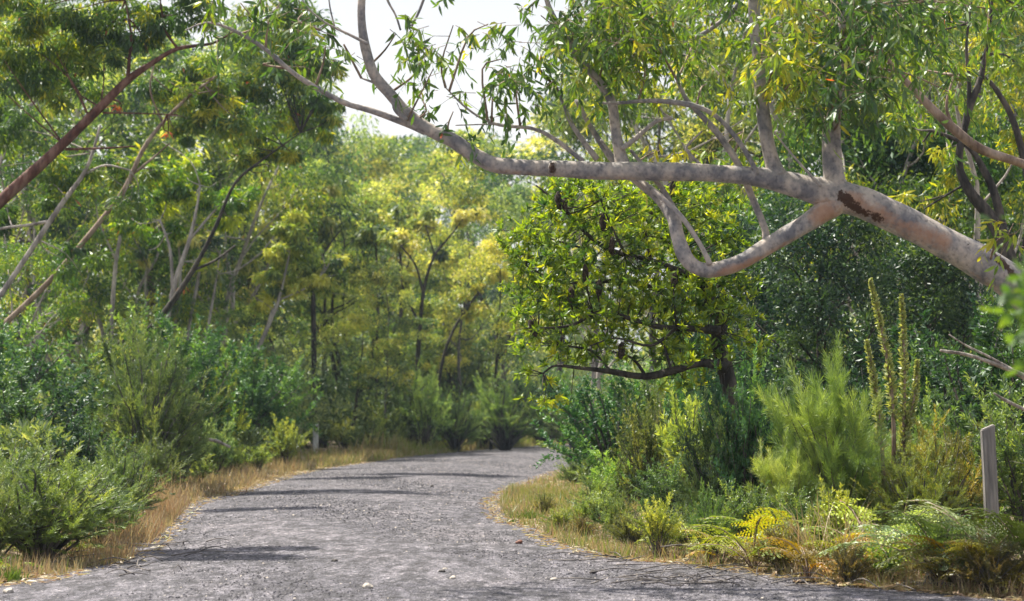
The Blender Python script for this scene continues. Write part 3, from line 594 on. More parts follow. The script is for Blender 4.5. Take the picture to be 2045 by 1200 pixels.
traced('gum_tree', 'gum with dark hooked trunk sweeping low then up to the right, above the left shrubs', 'tree', (X(150, 38), 38),
       [(38, [(140, 950, 24), (160, 820, 20), (200, 730, 18), (240, 684, 15), (285, 668, 15), (335, 615, 17), (388, 535, 13), (432, 450, 11), (470, 365, 8), (530, 315, 6), (600, 265, 4)]), (38, [(385, 540, 8), (430, 520, 7), (470, 490, 5)])],
       [(560, 190, 80, 80, 38.5, 15, .45), (500, 250, 80, 60, 38.5, 10, .6), (600, 110, 60, 70, 38.4, 12, .4), (620, 240, 60, 60, 38.5, 9, .5), (520, 100, 80, 60, 38.5, 12, .45), (500, 330, 50, 40, 38.5, 4, .5), (660, 170, 40, 60, 38.5, 5, .35), (580, 300, 60, 40, 38.6, 5, .55), (480, 180, 60, 50, 38.5, 8, .55), (560, 20, 90, 60, 38.5, 12, .4)], 'gum', 'darkbark', 34, L=.18, W=.04, nl=105)
traced('gum_tree', 'gum with bright yellow-green crown over pale forked trunks, left of the cone-shaped tree', 'tree', (X(320, 42), 42),
       [(42, [(315, 940, 20), (320, 800, 16), (328, 680, 14), (348, 570, 14), (378, 480, 12), (392, 420, 8), (400, 370, 5)]), (42, [(345, 590, 10), (340, 500, 8), (320, 440, 6)]), (42, [(378, 480, 8), (420, 430, 6), (450, 400, 4)])],
       [(366, 580, 14, 10, 42, 1, 9), (395, 525, 10, 14, 42, 1, .93), (390, 375, 80, 50, 42.5, 13, .66), (440, 420, 60, 50, 42.5, 7, .6), (310, 400, 60, 50, 42.5, 6, .7), (350, 330, 60, 30, 42.5, 5, .6), (470, 390, 50, 30, 42.5, 4, .6), (270, 440, 50, 60, 42.6, 5, .4), (330, 470, 60, 40, 42.5, 4, .6)], 'gum', 'palebark', 35, L=.19, W=.05, nl=120, color=(.95, 1.15, .75))
traced('gum_tree', 'cone-shaped yellow-green gum on a pale leaning trunk, above the far post', 'tree', (X(400, 50), 50),
       [(50, [(385, 915, 15), (430, 822, 14), (470, 768, 14), (515, 695, 13), (540, 640, 11), (556, 600, 9), (575, 520, 6), (588, 440, 4)]), (50, [(535, 650, 9), (542, 625, 8), (550, 612, 6)]), (50, [(556, 600, 5), (620, 570, 5), (650, 540, 3)])],
       [(590, 425, 32, 25, 50.2, 5, 0.72), (585, 455, 45, 30, 50.2, 7, 0.72), (600, 500, 60, 35, 50.3, 8, 0.62), (560, 500, 50, 35, 50.0, 6, 0.77), (620, 540, 60, 35, 50.3, 8, 0.57), (540, 545, 60, 30, 50.1, 6, 0.77), (650, 560, 45, 30, 50.2, 5, 0.72), (590, 570, 70, 30, 50.4, 6, 0.62), (520, 600, 40, 25, 50.2, 3, 0.92), (660, 520, 30, 30, 50.2, 3, 0.72)], 'gumfar', 'palebark', 36, L=.21, W=.055, nl=130, color=(1.05, 1.12, .62))
traced('gum_tree', 'gum just beyond the left edge whose boughs shade the near road', 'tree', (-9.0, 19),
       [(19, [(-790, 1060, 70), (-760, 700, 50), (-700, 300, 40), (-620, -50, 24), (-560, -300, 14)]), (18, [(-720, 260, 26, 18.8), (-400, -20, 18, 18), (-150, -90, 12, 17.4), (60, -90, 6, 17.2)]), (22, [(-640, 0, 26, 19), (-250, -90, 16, 22), (60, -110, 8, 25)])],
       [(13, -70, 190, 26, 17.3, 22, .5), (40, -60, 170, 22, 16.5, 18, .5), (-150, -80, 120, 18, 17.2, 8, .5), (95, -95, 130, 24, 25, 22, .5), (-620, -120, 200, 100, 19, 20, .5)], 'gum', 'palebark', 37, L=.18, W=.04, nl=130, twig=False)
# banksia
def banksia():
    rg = np.random.default_rng(41); d = 18.0; bx = X(1500, d); b = np.array([bx, d, float(gz(bx, d))]); root = empty('banksia_tree', b)
    tag(root, 'bright yellow-green banksia with dark cones on twisting branches, beneath the pale overhanging limb', 'tree')
    WD = Wood(); LV = Leaves(True)
    st = [(18, [(1500, 1085, 46), (1490, 960, 42), (1470, 830, 38), (1450, 740, 34), (1435, 680, 30), (1440, 640, 26), (1420, 600, 22), (1380, 520, 16), (1340, 430, 10), (1320, 380, 6)]),
          (17.8, [(1452, 735, 22), (1400, 725, 18), (1350, 738, 16), (1290, 752, 14), (1220, 742, 12), (1160, 735, 8), (1110, 730, 5), (1085, 745, 3)]),
          (17.7, [(1438, 660, 22), (1390, 655, 16), (1330, 655, 12), (1270, 640, 10), (1200, 622, 8), (1140, 650, 6), (1075, 655, 4)]),
          (18.2, [(1425, 610, 16), (1340, 590, 12), (1260, 560, 10), (1180, 565, 7), (1110, 560, 5), (1050, 530, 3)]),
          (18.0, [(1400, 560, 16), (1300, 520, 12), (1220, 500, 10), (1170, 465, 8), (1130, 420, 6), (1090, 385, 4), (1070, 370, 3)]),
          (18.3, [(1300, 520, 8), (1290, 460, 6), (1330, 400, 4)]), (17.8, [(1290, 752, 7), (1262, 715, 6), (1215, 700, 4)]), (17.9, [(1220, 742, 6), (1180, 700, 5), (1120, 690, 3)]), (17.6, [(1350, 655, 8), (1300, 690, 6), (1230, 675, 4), (1180, 690, 3)]),
          (17.6, [(1340, 738, 7), (1325, 690, 5), (1300, 670, 3)]), (18.3, [(1180, 500, 5), (1110, 480, 4), (1050, 460, 3)]), (17.7, [(1250, 510, 6), (1220, 450, 4), (1200, 400, 3)]), (18.1, [(1380, 520, 7), (1330, 480, 5), (1290, 470, 3)])]
    for dd, pts in st:
        a, r = TR(pts, dd); WD.tube(a, r, 7, 4, .08, rg)
    SK = np.concatenate([p for p, r in WD.paths])
    def rosette(c, ax, tone):
        m = rg.integers(11, 18); az = rg.uniform(0, 6.28, m); el = rg.uniform(.1, 1.2, m); u = nrm(np.cross(ax, [.3, .2, .9])); w = np.cross(ax, u)
        D = ax * np.sin(el)[:, None] + (u * np.cos(az)[:, None] + w * np.sin(az)[:, None]) * np.cos(el)[:, None]
        LV.add(np.tile(c, (m, 1)), D, .075 * rg.uniform(.5, 1.4, m) * rg.uniform(.75, 1.2), .019, tone + .12 * rg.normal(size=m), rg, .12)
    ml = [(1090, 410, 50, 40), (1060, 470, 50, 40), (1130, 380, 50, 30), (1160, 440, 60, 50), (1100, 510, 70, 50), (1200, 400, 60, 40), (1260, 400, 60, 40), (1240, 460, 60, 50), (1320, 420, 60, 50), (1180, 540, 80, 50), (1280, 540, 80, 50), (1070, 580, 60, 40), (1040, 530, 30, 40), (1130, 610, 70, 45), (1210, 620, 70, 45), (1290, 610, 70, 50), (1090, 680, 60, 35), (1060, 660, 40, 30), (1150, 710, 60, 25), (1220, 690, 60, 30), (1370, 580, 60, 60), (1370, 480, 60, 60), (1350, 640, 60, 50), (1420, 560, 50, 60), (1330, 700, 60, 30), (1410, 700, 50, 35), (1390, 760, 50, 25), (1440, 480, 40, 60), (1010, 490, 20, 20), (1040, 625, 30, 25), (1340, 350, 30, 15), (1380, 380, 50, 40), (1450, 620, 50, 50), (1480, 560, 40, 50), (1430, 420, 50, 40), (1500, 690, 40, 40), (1100, 800, 40, 20), (1110, 362, 25, 15), (1060, 740, 25, 18), (1100, 760, 20, 12)]
    for (px, py, rx, ry) in ml:
        for _ in range(int(rx * ry / 46)):
            dd = 18 + rg.normal() * .35; c = P(px + rx * rg.normal() * .5, py + ry * rg.normal() * .5, dd)
            q = SK[np.argmin(np.linalg.norm(SK - c, axis=1))]; ax = nrm(nrm(c - q) * .7 + rg.normal(size=3) * .4 + [0, 0, .45])
            if np.linalg.norm(c - q) < .5 and rg.uniform() < .4: WD.tube([q, (q + c) / 2 + rg.normal(size=3) * .02, c], [.006, .004, .003], 3, 1)
            rosette(c, ax, .50 + .18 * rg.normal())
    WD.build('trunk', M['darkbark'], root, b); LV.build('crown', M['banksia'], root, b)
    for px, py, dx in [(1128, 412, 0), (1117, 400, -3), (1204, 444, 0), (1221, 490, 2), (1170, 545, -2), (1070, 655, -12), (1342, 372, 2), (1140, 590, 0), (1240, 700, 2), (1345, 560, 3), (1195, 575, 2)]:
        d1 = 17.55; a = P(px, py + 17, d1); e = P(px + dx, py - 17, d1); C = Wood()
        C.tube([a, a * .8 + e * .2, (a + e) / 2, a * .2 + e * .8, e], [.012, .026, .031, .027, .012], 10, 3, .12, rg)
        TWp = SK[np.argmin(np.linalg.norm(SK - a, axis=1))]; C.tube([TWp, (TWp + a) / 2 - [0, 0, .02], a], [.006, .006, .008], 4, 2)
        C.build('seed_cone', M['cone'], root, b)
banksia()

# ------------------------------------------------------------------ templates
T1 = gum_template(101, 12, 3.6, .34, 13, .72, 170, .24, .08, .4, 'gumfar', 'greybark', tone=.5, flat=.55)
T2 = gum_template(102, 11, 4.2, .42, 12, .85, 190, .24, .08, .2, 'gumfar', 'darkbark', tone=.62, flat=.42, stems=2)
T3 = gum_template(103, 13, 2.4, .25, 16, .7, 135, .26, .065, .9, 'gumfar', 'greybark', tone=.45, flat=.9)
T4 = gum_template(104, 8, 2.6, .12, 20, .7, 190, .17, .075, .1, 'blue', 'darkbark', tone=.5, flat=.8, tr=.16, sub=4)
T5 = gum_template(105, 10, 3.2, .3, 12, .62, 170, .19, .05, .9, 'gum', 'palebark', tone=.5, flat=.75, stems=2)
T6 = gum_template(106, 12, 3.0, .4, 11, .72, 180, .24, .08, .3, 'gumfar', 'darkbark', tone=.5, flat=.55, lean=.18, tr=.16)
S1 = shoots_template(201, 2.2, 1.0, 40, 62, .10, .030, .8, 'shrub', tone=.5, side=5, name='shrub')            # broadleaf
S2 = shoots_template(202, 2.0, .85, 52, 110, .09, .010, .55, 'needle', tone=.4, side=6, name='shrub')         # feathery
S3 = shoots_template(203, 2.4, 1.3, 42, 80, .09, .035, 1.0, 'blue', tone=.5, side=6, name='shrub', tv=.15)    # dense dark
S4 = shoots_template(204, 1.2, .55, 26, 60, .075, .022, .75, 'shrub', tone=.72, side=4, name='shrub')         # small bright sapling
S5 = shoots_template(205, 2.0, .85, 26, 230, .16, .006, .6, 'needle', tone=.72, side=7, name='shrub', clear=.3)   # long soft needles
F1 = fern_template(301, 9, .62, .52); F2 = fern_template(302, 12, .75, .3); F3 = fern_template(303, 7, .5, .62)

# far wood behind everything, reads as one mass
def far_wood():
    rg = np.random.default_rng(51); LV = Leaves()
    for k in range(420):
        y = rg.uniform(112, 150); x = rg.uniform(-75, 85); h = rg.uniform(4, 12.5)
        px = CX + x / y * FPX
        if 640 < px < 900: h = min(h, 11)
        for j in range(4):
            zz = h * rg.uniform(.15, 1); r = rg.uniform(1.2, 2.4)
            clump(LV, rg, (x + rg.normal() * 1.5, y + rg.normal(), zz), (r, r, r * .6), 110, .6, .28, .2, .5 + .14 * rg.normal(), up=.6)
    tag(LV.build('far_woodland', M['gumfar']), 'hazy far woodland closing the view beyond the bend', 'woodland', kind='stuff')
far_wood()
# low undergrowth under the trees, uncountable
def undergrowth():
    rg = np.random.default_rng(52); LV = Leaves()
    n = 0
    while n < 1300:
        y = 22 + 88 * rg.uniform() ** 1.2; x = rg.uniform(-.36, .36) * y
        el, er_ = edge(LEFT, y), edge(RIGHT, y)
        o = el - x if x < el else x - er_
        if el - .5 < x < er_ + .5 or o < (.9 if y < 30 else 1.6): continue
        if x > er_ and y < 30 and rg.uniform() < .4: continue
        if abs(CX + x / y * FPX - 632) < 32 and y < 60: continue
        n += 1; h = min(rg.uniform(.5, 2.6), .25 + o * .45) * (.65 + y / 150) * (1.7 if y > 48 and rg.uniform() < .5 else 1); r = h * rg.uniform(.4, .7); s = .09 + y * .0016
        t = .52 + .18 * rg.normal()
        for j in range(3):
            clump(LV, rg, (x + rg.normal() * r * .5, y + rg.normal() * r * .5, h * rg.uniform(.3, .75)), (r * .7, r * .7, h * .33), 200, s, s * .32, -.25, t + .05 * rg.normal(), up=.7)
    tag(LV.build('undergrowth', M['shrub']), 'mixed green undergrowth filling the ground beneath the trees', 'undergrowth', kind='stuff')
undergrowth()

# ------------------------------------------------------------------ trees behind (one object each)
GA = 'gum trees standing behind the road bend'
def tr(tpl, px, d, top, label, color=(1, 1, 1), wf=1.0, tilt=0, name='gum_tree', group=GA):
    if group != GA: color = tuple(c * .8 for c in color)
    return place(tpl, px, d, top, label, 'tree', group, name, color, wf, None, None, tilt)
BL, YL, OL, GN = (.72, .92, 1.1), (1.12, 1.12, .9), (1.0, 1.0, .88), (.85, 1.0, .8)
tr(T1, 700, 88, 268, 'olive gum whose crown forms the lower left rim of the sky gap', OL)
tr(T3, 640, 72, 175, 'tall blue-grey gum rising at the left side of the sky gap', BL, .8)
tr(T6, 765, 98, 300, 'round reddish-olive gum directly below the sky gap', (1.2, .95, .8), 1.1)
tr(T2, 850, 104, 285, 'flat-topped gum under the sloping end of the overhanging limb', YL, 1.1)
tr(T3, 840, 122, 262, 'small blue-green treetop poking up at the right rim of the sky gap', BL, .8)
tr(T1, 935, 96, 272, 'pale olive gum whose top shows just above the thick limb', YL, 1.2)
tr(T2, 1030, 92, 250, 'wide yellow-topped gum behind the thin side twigs of the overhanging limb', YL, 1.2)
tr(T6, 1110, 84, 215, 'tall olive gum left of the upright grey branch', OL, 1.1)
tr(T2, 740, 72, 380, 'umbrella-crowned gum with pale cream-green tops below the olive ones', (1.2, 1.2, 1.0), .9)
tr(T6, 815, 76, 400, 'mid-height gum between the cone-shaped tree and the banksia', OL, .9)
tr(T2, 690, 66, 330, 'grey-green gum with flat tiers just right of the cone-shaped tree', (1.0, 1.1, 1.0), .9)
tr(T1, 925, 70, 355, 'dome-topped olive gum with golden crown beneath the thick limb', (1.12, 1.1, .85), .75)
tr(T2, 980, 66, 470, 'low golden-topped gum just left of the banksia', (1.15, 1.12, .85), .8)
tr(T3, 1010, 78, 345, 'thin shaded blue-grey gum behind the golden-topped one', BL, .9)
tr(T1, 770, 60, 520, 'short olive gum with thin dark trunk above the leafy saplings', OL, .7)
tr(T2, 520, 64, 330, 'grey-green gum with pale top seen between the left leaners', (1.0, 1.1, 1.0), 1.0)
tr(T6, 460, 58, 420, 'olive gum behind the bright yellow-green crown', OL, .9)
tr(T1, 600, 72, 300, 'open gum with bits of sky behind, above the cone-shaped tree', (.9, 1.05, .9), 1.0)
tr(T5, 420, 52, 230, 'many-stemmed weeping gum behind the hooked trunk', (1, 1, 1), 1.0)
tr(T5, 250, 48, 330, 'weeping gum with pale twin stems in the middle of the left side', (1.1, 1.1, .9), 1.0)
tr(T3, 330, 54, 60, 'tall drooping dark gum high behind the red-brown trunk', GN, 1.3)
tr(T3, 160, 50, 20, 'tall drooping gum filling the top left behind the red-brown trunk', (.95, 1.05, .8), 1.3)
tr(T5, 90, 44, 250, 'grey-stemmed weeping gum behind the slender pale trunk', (.9, 1, .9), 1.0)
tr(T3, 20, 46, 60, 'tall shaded gum at the far left edge of the picture', GN, 1.2)
tr(T3, 480, 58, 40, 'tall leafy gum behind the thin left end of the overhanging limb', (1.05, 1.1, .85), 1.2)
tr(T3, 545, 60, 20, 'tall gum whose crown meets the left edge of the sky', (1.0, 1.05, .85), 1.0)
tr(T5, 130, 56, -30, 'tall gum far behind the red-brown trunk, closing the top left', (1, 1, .8), 1.2)
tr(T3, 60, 62, -20, 'tall shaded gum deep behind the upper left leaners', (.95, 1, .85), 1.3)
tr(T6, 400, 66, 120, 'spreading gum deep behind the thin end of the overhanging limb', (1, 1, .8), 1.1)
tr(T5, 10, 38, 480, 'low weeping gum crowding the left edge behind the shrubs', (.8, .95, .9), 1.0)
tr(T2, 380, 62, 300, 'tiered gum with a dim crown deep in the left woodland', BL, 1.0)
for a in [(T2, 700, 60, 620, 'young gum with flat crown above the bushes right of the far post', (1.1, 1.15, .9)), (T6, 775, 68, 590, 'young olive gum low behind the slim twin trunks', (1.0, 1.1, .85)),
          (T1, 860, 74, 560, 'young gum filling the gap behind the dark fork', (1.1, 1.15, .85)), (T2, 935, 72, 600, 'young gum behind the thin crooked gum', (1.1, 1.1, .85)), (T1, 1010, 74, 600, 'young gum between the banksia and the rounded bush', (1.0, 1.1, .9)),
          (T6, 555, 60, 600, 'young gum just right of the pale leaning trunk', (1.0, 1.15, .85)), (T2, 480, 54, 590, 'young gum just left of the pale leaning trunk', (1.05, 1.15, .85)), (T1, 400, 50, 600, 'young gum behind the bright yellow bush', (1.0, 1.15, .85)), (T2, 640, 70, 570, 'young gum behind the straight dark trunk', (1.0, 1.1, .9)),
          (T6, 280, 46, 600, 'young gum behind the rusty-tipped bush', (1.0, 1.1, .85))]:
    tr(*a, 1.1)
traced('gum_tree', 'straight dark-trunked gum right behind the far post', 'tree', (X(625, 58), 58),
       [(58, [(632, 912, 16), (628, 760, 15), (626, 640, 14), (624, 560, 12), (615, 470, 8), (600, 400, 5)]), (58, [(624, 560, 7), (650, 500, 5), (680, 460, 3)])],
       [(650, 460, 60, 30, 58.5, 5, .6), (600, 420, 60, 30, 58.5, 4, .5), (640, 390, 60, 30, 58.5, 4, .65)], 'gumfar', 'darkbark', 63, L=.28, W=.1, nl=80, group=GA)
traced('gum_tree', 'low gum with bare dark fork rising above the leafy sapling clump', 'tree', (X(835, 62), 62),
       [(62, [(838, 905, 15), (834, 740, 13), (840, 640, 11), (848, 570, 9), (868, 510, 7), (900, 470, 5), (930, 430, 3)]), (62, [(846, 590, 8), (830, 530, 6), (800, 490, 4)]), (62, [(868, 510, 5), (850, 450, 4)]), (62, [(838, 650, 7), (815, 600, 6), (800, 560, 4)])],
       [(930, 430, 55, 25, 62.5, 5, .75), (860, 440, 60, 25, 62.5, 5, .65), (800, 480, 50, 25, 62.5, 4, .6), (900, 500, 50, 20, 62.6, 3, .7), (790, 560, 40, 20, 62.4, 2, .75), (760, 460, 50, 25, 62.8, 4, .6)], 'gumfar', 'darkbark', 64, L=.28, W=.1, nl=80, group=GA)
traced('gum_tree', 'thin crooked gum leaning right with a golden flat top beside the banksia', 'tree', (X(870, 66), 66),
       [(66, [(865, 895, 10), (880, 740, 9), (905, 660, 8), (935, 615, 7), (955, 585, 6), (985, 560, 4)]), (66, [(935, 615, 5), (940, 580, 3)])],
       [(980, 545, 50, 18, 66, 4, .85), (930, 575, 40, 18, 66, 3, .8), (960, 620, 50, 16, 66, 3, .85), (900, 520, 40, 18, 66.4, 3, .75)], 'gumfar', 'darkbark', 65, L=.28, W=.1, nl=80, group=GA, color=(1.1, 1.1, .95))
traced('gum_tree', 'slim twin dark trunks in the middle distance with a high thin crown', 'tree', (X(775, 64), 64),
       [(64, [(785, 905, 13), (790, 740, 12), (800, 640, 10), (802, 540, 8), (790, 450, 5)]), (64, [(752, 905, 10), (752, 740, 9), (755, 600, 8), (750, 480, 5)])],
       [(780, 430, 60, 25, 64, 5, .6), (740, 470, 50, 25, 64, 4, .5), (720, 540, 40, 25, 64, 3, .7), (820, 540, 40, 20, 64, 2, .7)], 'gumfar', 'darkbark', 66, L=.28, W=.1, nl=80, group=GA)
traced('gum_tree', 'slim grey leaning gum at the upper left edge, above the slender pale trunk', 'tree', (X(-250, 42), 42),
       [(42, [(-250, 940, 24), (-130, 640, 18), (-40, 420, 14), (10, 300, 12), (60, 215, 9), (110, 150, 6)]), (42, [(0, 330, 8), (20, 250, 6), (15, 160, 4)])],
       [(60, 200, 70, 40, 42, 5, .6), (120, 130, 60, 40, 42, 5, .6), (0, 240, 60, 40, 42, 4, .5)], 'gum', 'palebark', 67, L=.26, W=.065, nl=60)
traced('gum_tree', 'slim upright pale gum between the orange-brown leaner and the hooked trunk', 'tree', (X(222, 44), 44),
       [(44, [(215, 935, 15), (220, 760, 13), (223, 640, 12), (232, 520, 11), (248, 440, 9), (262, 385, 7), (275, 330, 4)]), (44, [(232, 520, 7), (200, 450, 5), (190, 400, 3)])],
       [(270, 330, 60, 30, 44, 5, .75), (200, 390, 50, 30, 44, 3, .7), (240, 360, 40, 20, 44, 3, .6)], 'gum', 'palebark', 68, L=.26, W=.065, nl=60)
traced('gum_tree', 'pale leaning gum left of the cone-shaped one, its stem showing in a short stretch', 'tree', (X(330, 56), 56),
       [(56, [(330, 912, 14), (400, 760, 13), (455, 665, 12), (500, 600, 10), (540, 520, 7), (560, 460, 4)])],
       [(500, 520, 60, 30, 56, 4, .6), (470, 580, 50, 25, 56, 3, .7), (540, 440, 50, 30, 56, 4, .6)], 'gumfar', 'palebark', 69, L=.28, W=.09, nl=70, group=GA)
traced('gum_tree', 'many-stemmed pale gum thicket behind the bright yellow-green crown', 'tree', (X(370, 48), 48),
       [(48, [(365, 925, 12), (372, 700, 11), (395, 560, 9), (410, 480, 6)]), (48, [(355, 925, 10), (345, 700, 9), (360, 560, 8), (355, 470, 5)]), (48, [(380, 925, 11), (400, 740, 9), (425, 600, 7), (440, 500, 4)]), (48, [(340, 925, 9), (310, 720, 8), (290, 600, 6), (295, 500, 4)])],
       [(410, 480, 50, 30, 48, 3, .6), (350, 480, 50, 25, 48, 3, .6), (290, 500, 40, 30, 48, 2, .7), (430, 540, 40, 30, 48, 2, .7)], 'gumfar', 'palebark', 70, L=.26, W=.075, nl=60, group=GA)
GR = 'trees of the right-hand woodland'
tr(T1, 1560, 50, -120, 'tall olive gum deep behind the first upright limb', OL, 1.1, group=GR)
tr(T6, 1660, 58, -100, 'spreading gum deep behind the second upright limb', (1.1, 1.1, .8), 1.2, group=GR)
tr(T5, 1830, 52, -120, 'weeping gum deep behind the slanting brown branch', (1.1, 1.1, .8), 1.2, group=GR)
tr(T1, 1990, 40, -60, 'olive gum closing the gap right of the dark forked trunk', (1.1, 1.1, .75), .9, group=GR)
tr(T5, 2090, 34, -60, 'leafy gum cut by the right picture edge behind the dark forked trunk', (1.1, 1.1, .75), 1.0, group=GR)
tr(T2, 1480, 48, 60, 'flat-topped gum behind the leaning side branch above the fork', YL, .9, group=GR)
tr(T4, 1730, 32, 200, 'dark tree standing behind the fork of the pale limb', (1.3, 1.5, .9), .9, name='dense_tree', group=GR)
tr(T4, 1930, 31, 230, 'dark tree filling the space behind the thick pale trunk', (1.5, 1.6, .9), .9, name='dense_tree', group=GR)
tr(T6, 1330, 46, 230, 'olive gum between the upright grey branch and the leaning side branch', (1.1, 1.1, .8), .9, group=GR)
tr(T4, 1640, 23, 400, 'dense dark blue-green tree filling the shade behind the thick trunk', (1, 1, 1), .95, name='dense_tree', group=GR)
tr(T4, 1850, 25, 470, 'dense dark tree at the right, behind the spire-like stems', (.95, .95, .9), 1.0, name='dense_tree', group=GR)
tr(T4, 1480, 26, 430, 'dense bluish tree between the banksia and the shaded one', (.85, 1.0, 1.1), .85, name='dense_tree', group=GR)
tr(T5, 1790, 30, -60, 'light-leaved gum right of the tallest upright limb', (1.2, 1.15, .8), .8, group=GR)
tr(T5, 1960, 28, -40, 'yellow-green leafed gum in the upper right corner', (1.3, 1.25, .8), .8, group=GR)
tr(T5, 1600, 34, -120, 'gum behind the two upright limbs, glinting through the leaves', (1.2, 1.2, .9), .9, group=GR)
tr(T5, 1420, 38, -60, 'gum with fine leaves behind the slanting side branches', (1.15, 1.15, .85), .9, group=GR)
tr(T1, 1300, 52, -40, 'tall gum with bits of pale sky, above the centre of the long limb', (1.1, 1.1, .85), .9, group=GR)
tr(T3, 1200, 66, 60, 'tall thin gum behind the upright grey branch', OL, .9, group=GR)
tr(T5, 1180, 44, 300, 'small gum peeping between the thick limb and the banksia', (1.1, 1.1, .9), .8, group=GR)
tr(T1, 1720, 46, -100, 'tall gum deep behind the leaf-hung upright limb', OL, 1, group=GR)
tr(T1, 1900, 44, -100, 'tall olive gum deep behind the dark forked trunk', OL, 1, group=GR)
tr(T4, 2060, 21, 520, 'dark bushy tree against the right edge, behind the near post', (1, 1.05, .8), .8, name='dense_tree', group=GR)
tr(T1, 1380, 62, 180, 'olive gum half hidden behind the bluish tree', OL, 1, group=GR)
traced('gum_tree', 'dark forked trunk with thin crown standing in the upper right', 'tree', (X(2110, 22), 22),
       [(22, [(2120, 1040, 70), (2080, 800, 56), (2040, 640, 50), (2010, 500, 46), (1975, 430, 36), (1935, 380, 28), (1915, 320, 22), (1935, 220, 20), (1960, 150, 16), (1975, 60, 10), (1985, -40, 7)]), (22, [(1935, 225, 14), (1935, 160, 12), (1930, 90, 8), (1940, 0, 6)]), (22, [(2010, 500, 30), (1990, 400, 24), (1965, 340, 20), (1930, 290, 14), (1860, 260, 10)]), (22, [(2030, 560, 24), (2060, 420, 24), (2030, 260, 20), (1990, 180, 14), (1960, 150, 8)])],
       [(1980, 120, 90, 70, 22.5, 9, .7), (2010, 250, 60, 70, 22.4, 6, .7), (1900, 330, 60, 50, 22.6, 5, .7), (1850, 60, 80, 60, 22.6, 8, .6), (1830, 250, 60, 60, 22.8, 5, .55), (2020, 0, 80, 60, 22.5, 8, .5), (1850, 400, 60, 50, 22.9, 4, .7)], 'gum', 'darkbark', 61, L=.13, W=.035, group=GR, nl=60)
traced('gum_tree', 'brown branch slanting down to the right edge from a gum beyond the frame', 'tree', (X(2500, 17), 17),
       [(17, [(2500, 1090, 60), (2480, 800, 46), (2380, 560, 38), (2200, 390, 30), (2045, 328, 24), (1960, 298, 26), (1905, 258, 28), (1850, 205, 24), (1785, 135, 14), (1740, 70, 9), (1700, 0, 8)]), (17, [(1905, 258, 12), (1890, 210, 8), (1905, 150, 5)])],
       [(1740, 60, 70, 60, 17.3, 4, .3), (1900, 120, 60, 50, 17.3, 3, .5)], 'gum', 'brownbark', 62, L=.12, W=.024, group=GR, nl=50)

# ------------------------------------------------------------------ shrubs
GS = 'shrubs along the road verges'
def sh(tpl, px, d, top, label, color=(1, 1, 1), wf=1.0, cat='shrub', name=None, group=GS, tilt=0): return place(tpl, px, d, top, label, cat, group, name, color, wf, None, None, tilt)
sh(S2, 85, 14.4, 915, 'feathery light green bush nearest at the left edge of the road', (1.05, 1.1, .85), 1.9)
sh(S2, -10, 17, 890, 'feathery pale bush cut by the left picture edge', (1.0, 1.1, .95), 1.5)
sh(S2, 190, 16.4, 945, 'small feathery bush right beside the dry stalks at left', (.9, 1, .8), 1.5)
sh(S1, 225, 20, 925, 'dark green leafy bush tucked behind the nearest feathery one', (.65, .8, .6), 1.0)
sh(S2, 300, 27, 700, 'tall feathery bush with rusty dead tips at the left of the road', (.95, 1.0, .85), .95)
sh(S2, 360, 29, 800, 'olive feathery bush on the road side of the rusty-tipped one', (.85, .95, .8), .9)
sh(S1, 190, 28, 760, 'glossy leafy bush behind the rusty-tipped feathery one', (.9, 1.1, .8), 1.1)
sh(S3, 60, 26, 740, 'dark bluish bush in shade behind the nearest feathery bushes', (1.4, 1.3, 1.3), 1.3)
sh(S3, 150, 24, 840, 'low dark bush above the nearest feathery bush', (.9, .95, 1.1), 1.2)
sh(S3, -20, 30, 640, 'tall dark bush at the left edge below the leaning trunks', (1.6, 1.6, 1.5), 1.2)
sh(S1, 250, 34, 640, 'pale leafy bush under the hooked trunk', (1.1, 1.1, .9), .8)
sh(S3, 330, 38, 640, 'dense green bush behind the hooked trunk base', (1.9, 1.9, 1.2), 1.0)
sh(S3, 375, 36, 680, 'dark rounded bush left of the yellow one', (1.6, 1.6, 1.1), .8)
sh(S1, 428, 38, 725, 'bright yellow rounded bush glowing left of the pale leaning trunk', (1.9, 1.7, .6), .6)
sh(S3, 500, 44, 700, 'green bush at the foot of the pale leaning trunk', (2.0, 1.9, 1.4), 1.0)
sh(S4, 428, 33, 830, 'small silvery green sapling beside the fallen log at left', (1.0, 1.15, 1.2), .8)
sh(S4, 570, 42, 830, 'small yellow-green sapling left of the far post', (1.3, 1.25, .7), .9)
sh(S4, 470, 36, 880, 'low leafy sprig right of the fallen log', (1.1, 1.2, .8), 1.2)
sh(S4, 520, 38, 885, 'low leafy sprig in the dry grass left of the far post', (1.1, 1.2, .8), 1.2)
sh(S1, 560, 56, 740, 'soft green bush behind the yellow-green sapling', (1.45, 1.52, 1.30), 1.1)  # mid-distance bush tints raised from here on to stand in for missing sunlight
sh(S3, 645, 63, 750, 'dark bluish bush right behind the far post', (1.7, 1.6, 1.6), 1.1)
sh(S1, 715, 62, 790, 'pale green leafy bush to the right of the far post', (1.38, 1.52, 1.45), 1.1)
sh(S3, 730, 66, 720, 'dark shaded bush in the middle distance under thin trunks', (1.4, 1.4, 1.5), 1.2)
sh(S1, 820, 62, 728, 'tall light green sapling clump in front of the dark trunks', (1.40, 1.52, 1.09), .75)
sh(S4, 850, 60, 735, 'pale upright sapling tip beside the light green clump', (1.34, 1.52, 1.40), .7)
sh(S1, 770, 60, 815, 'yellowish leafy bush by the yellow grass strip', (1.67, 1.59, 1.16), 1.1)
sh(S2, 910, 62, 790, 'olive bush above the yellow grass strip', (1.23, 1.38, 1.23), 1.3)
sh(S2, 1010, 64, 765, 'rounded feathery bush where the road disappears', (1.16, 1.34, 1.03), 1.6)
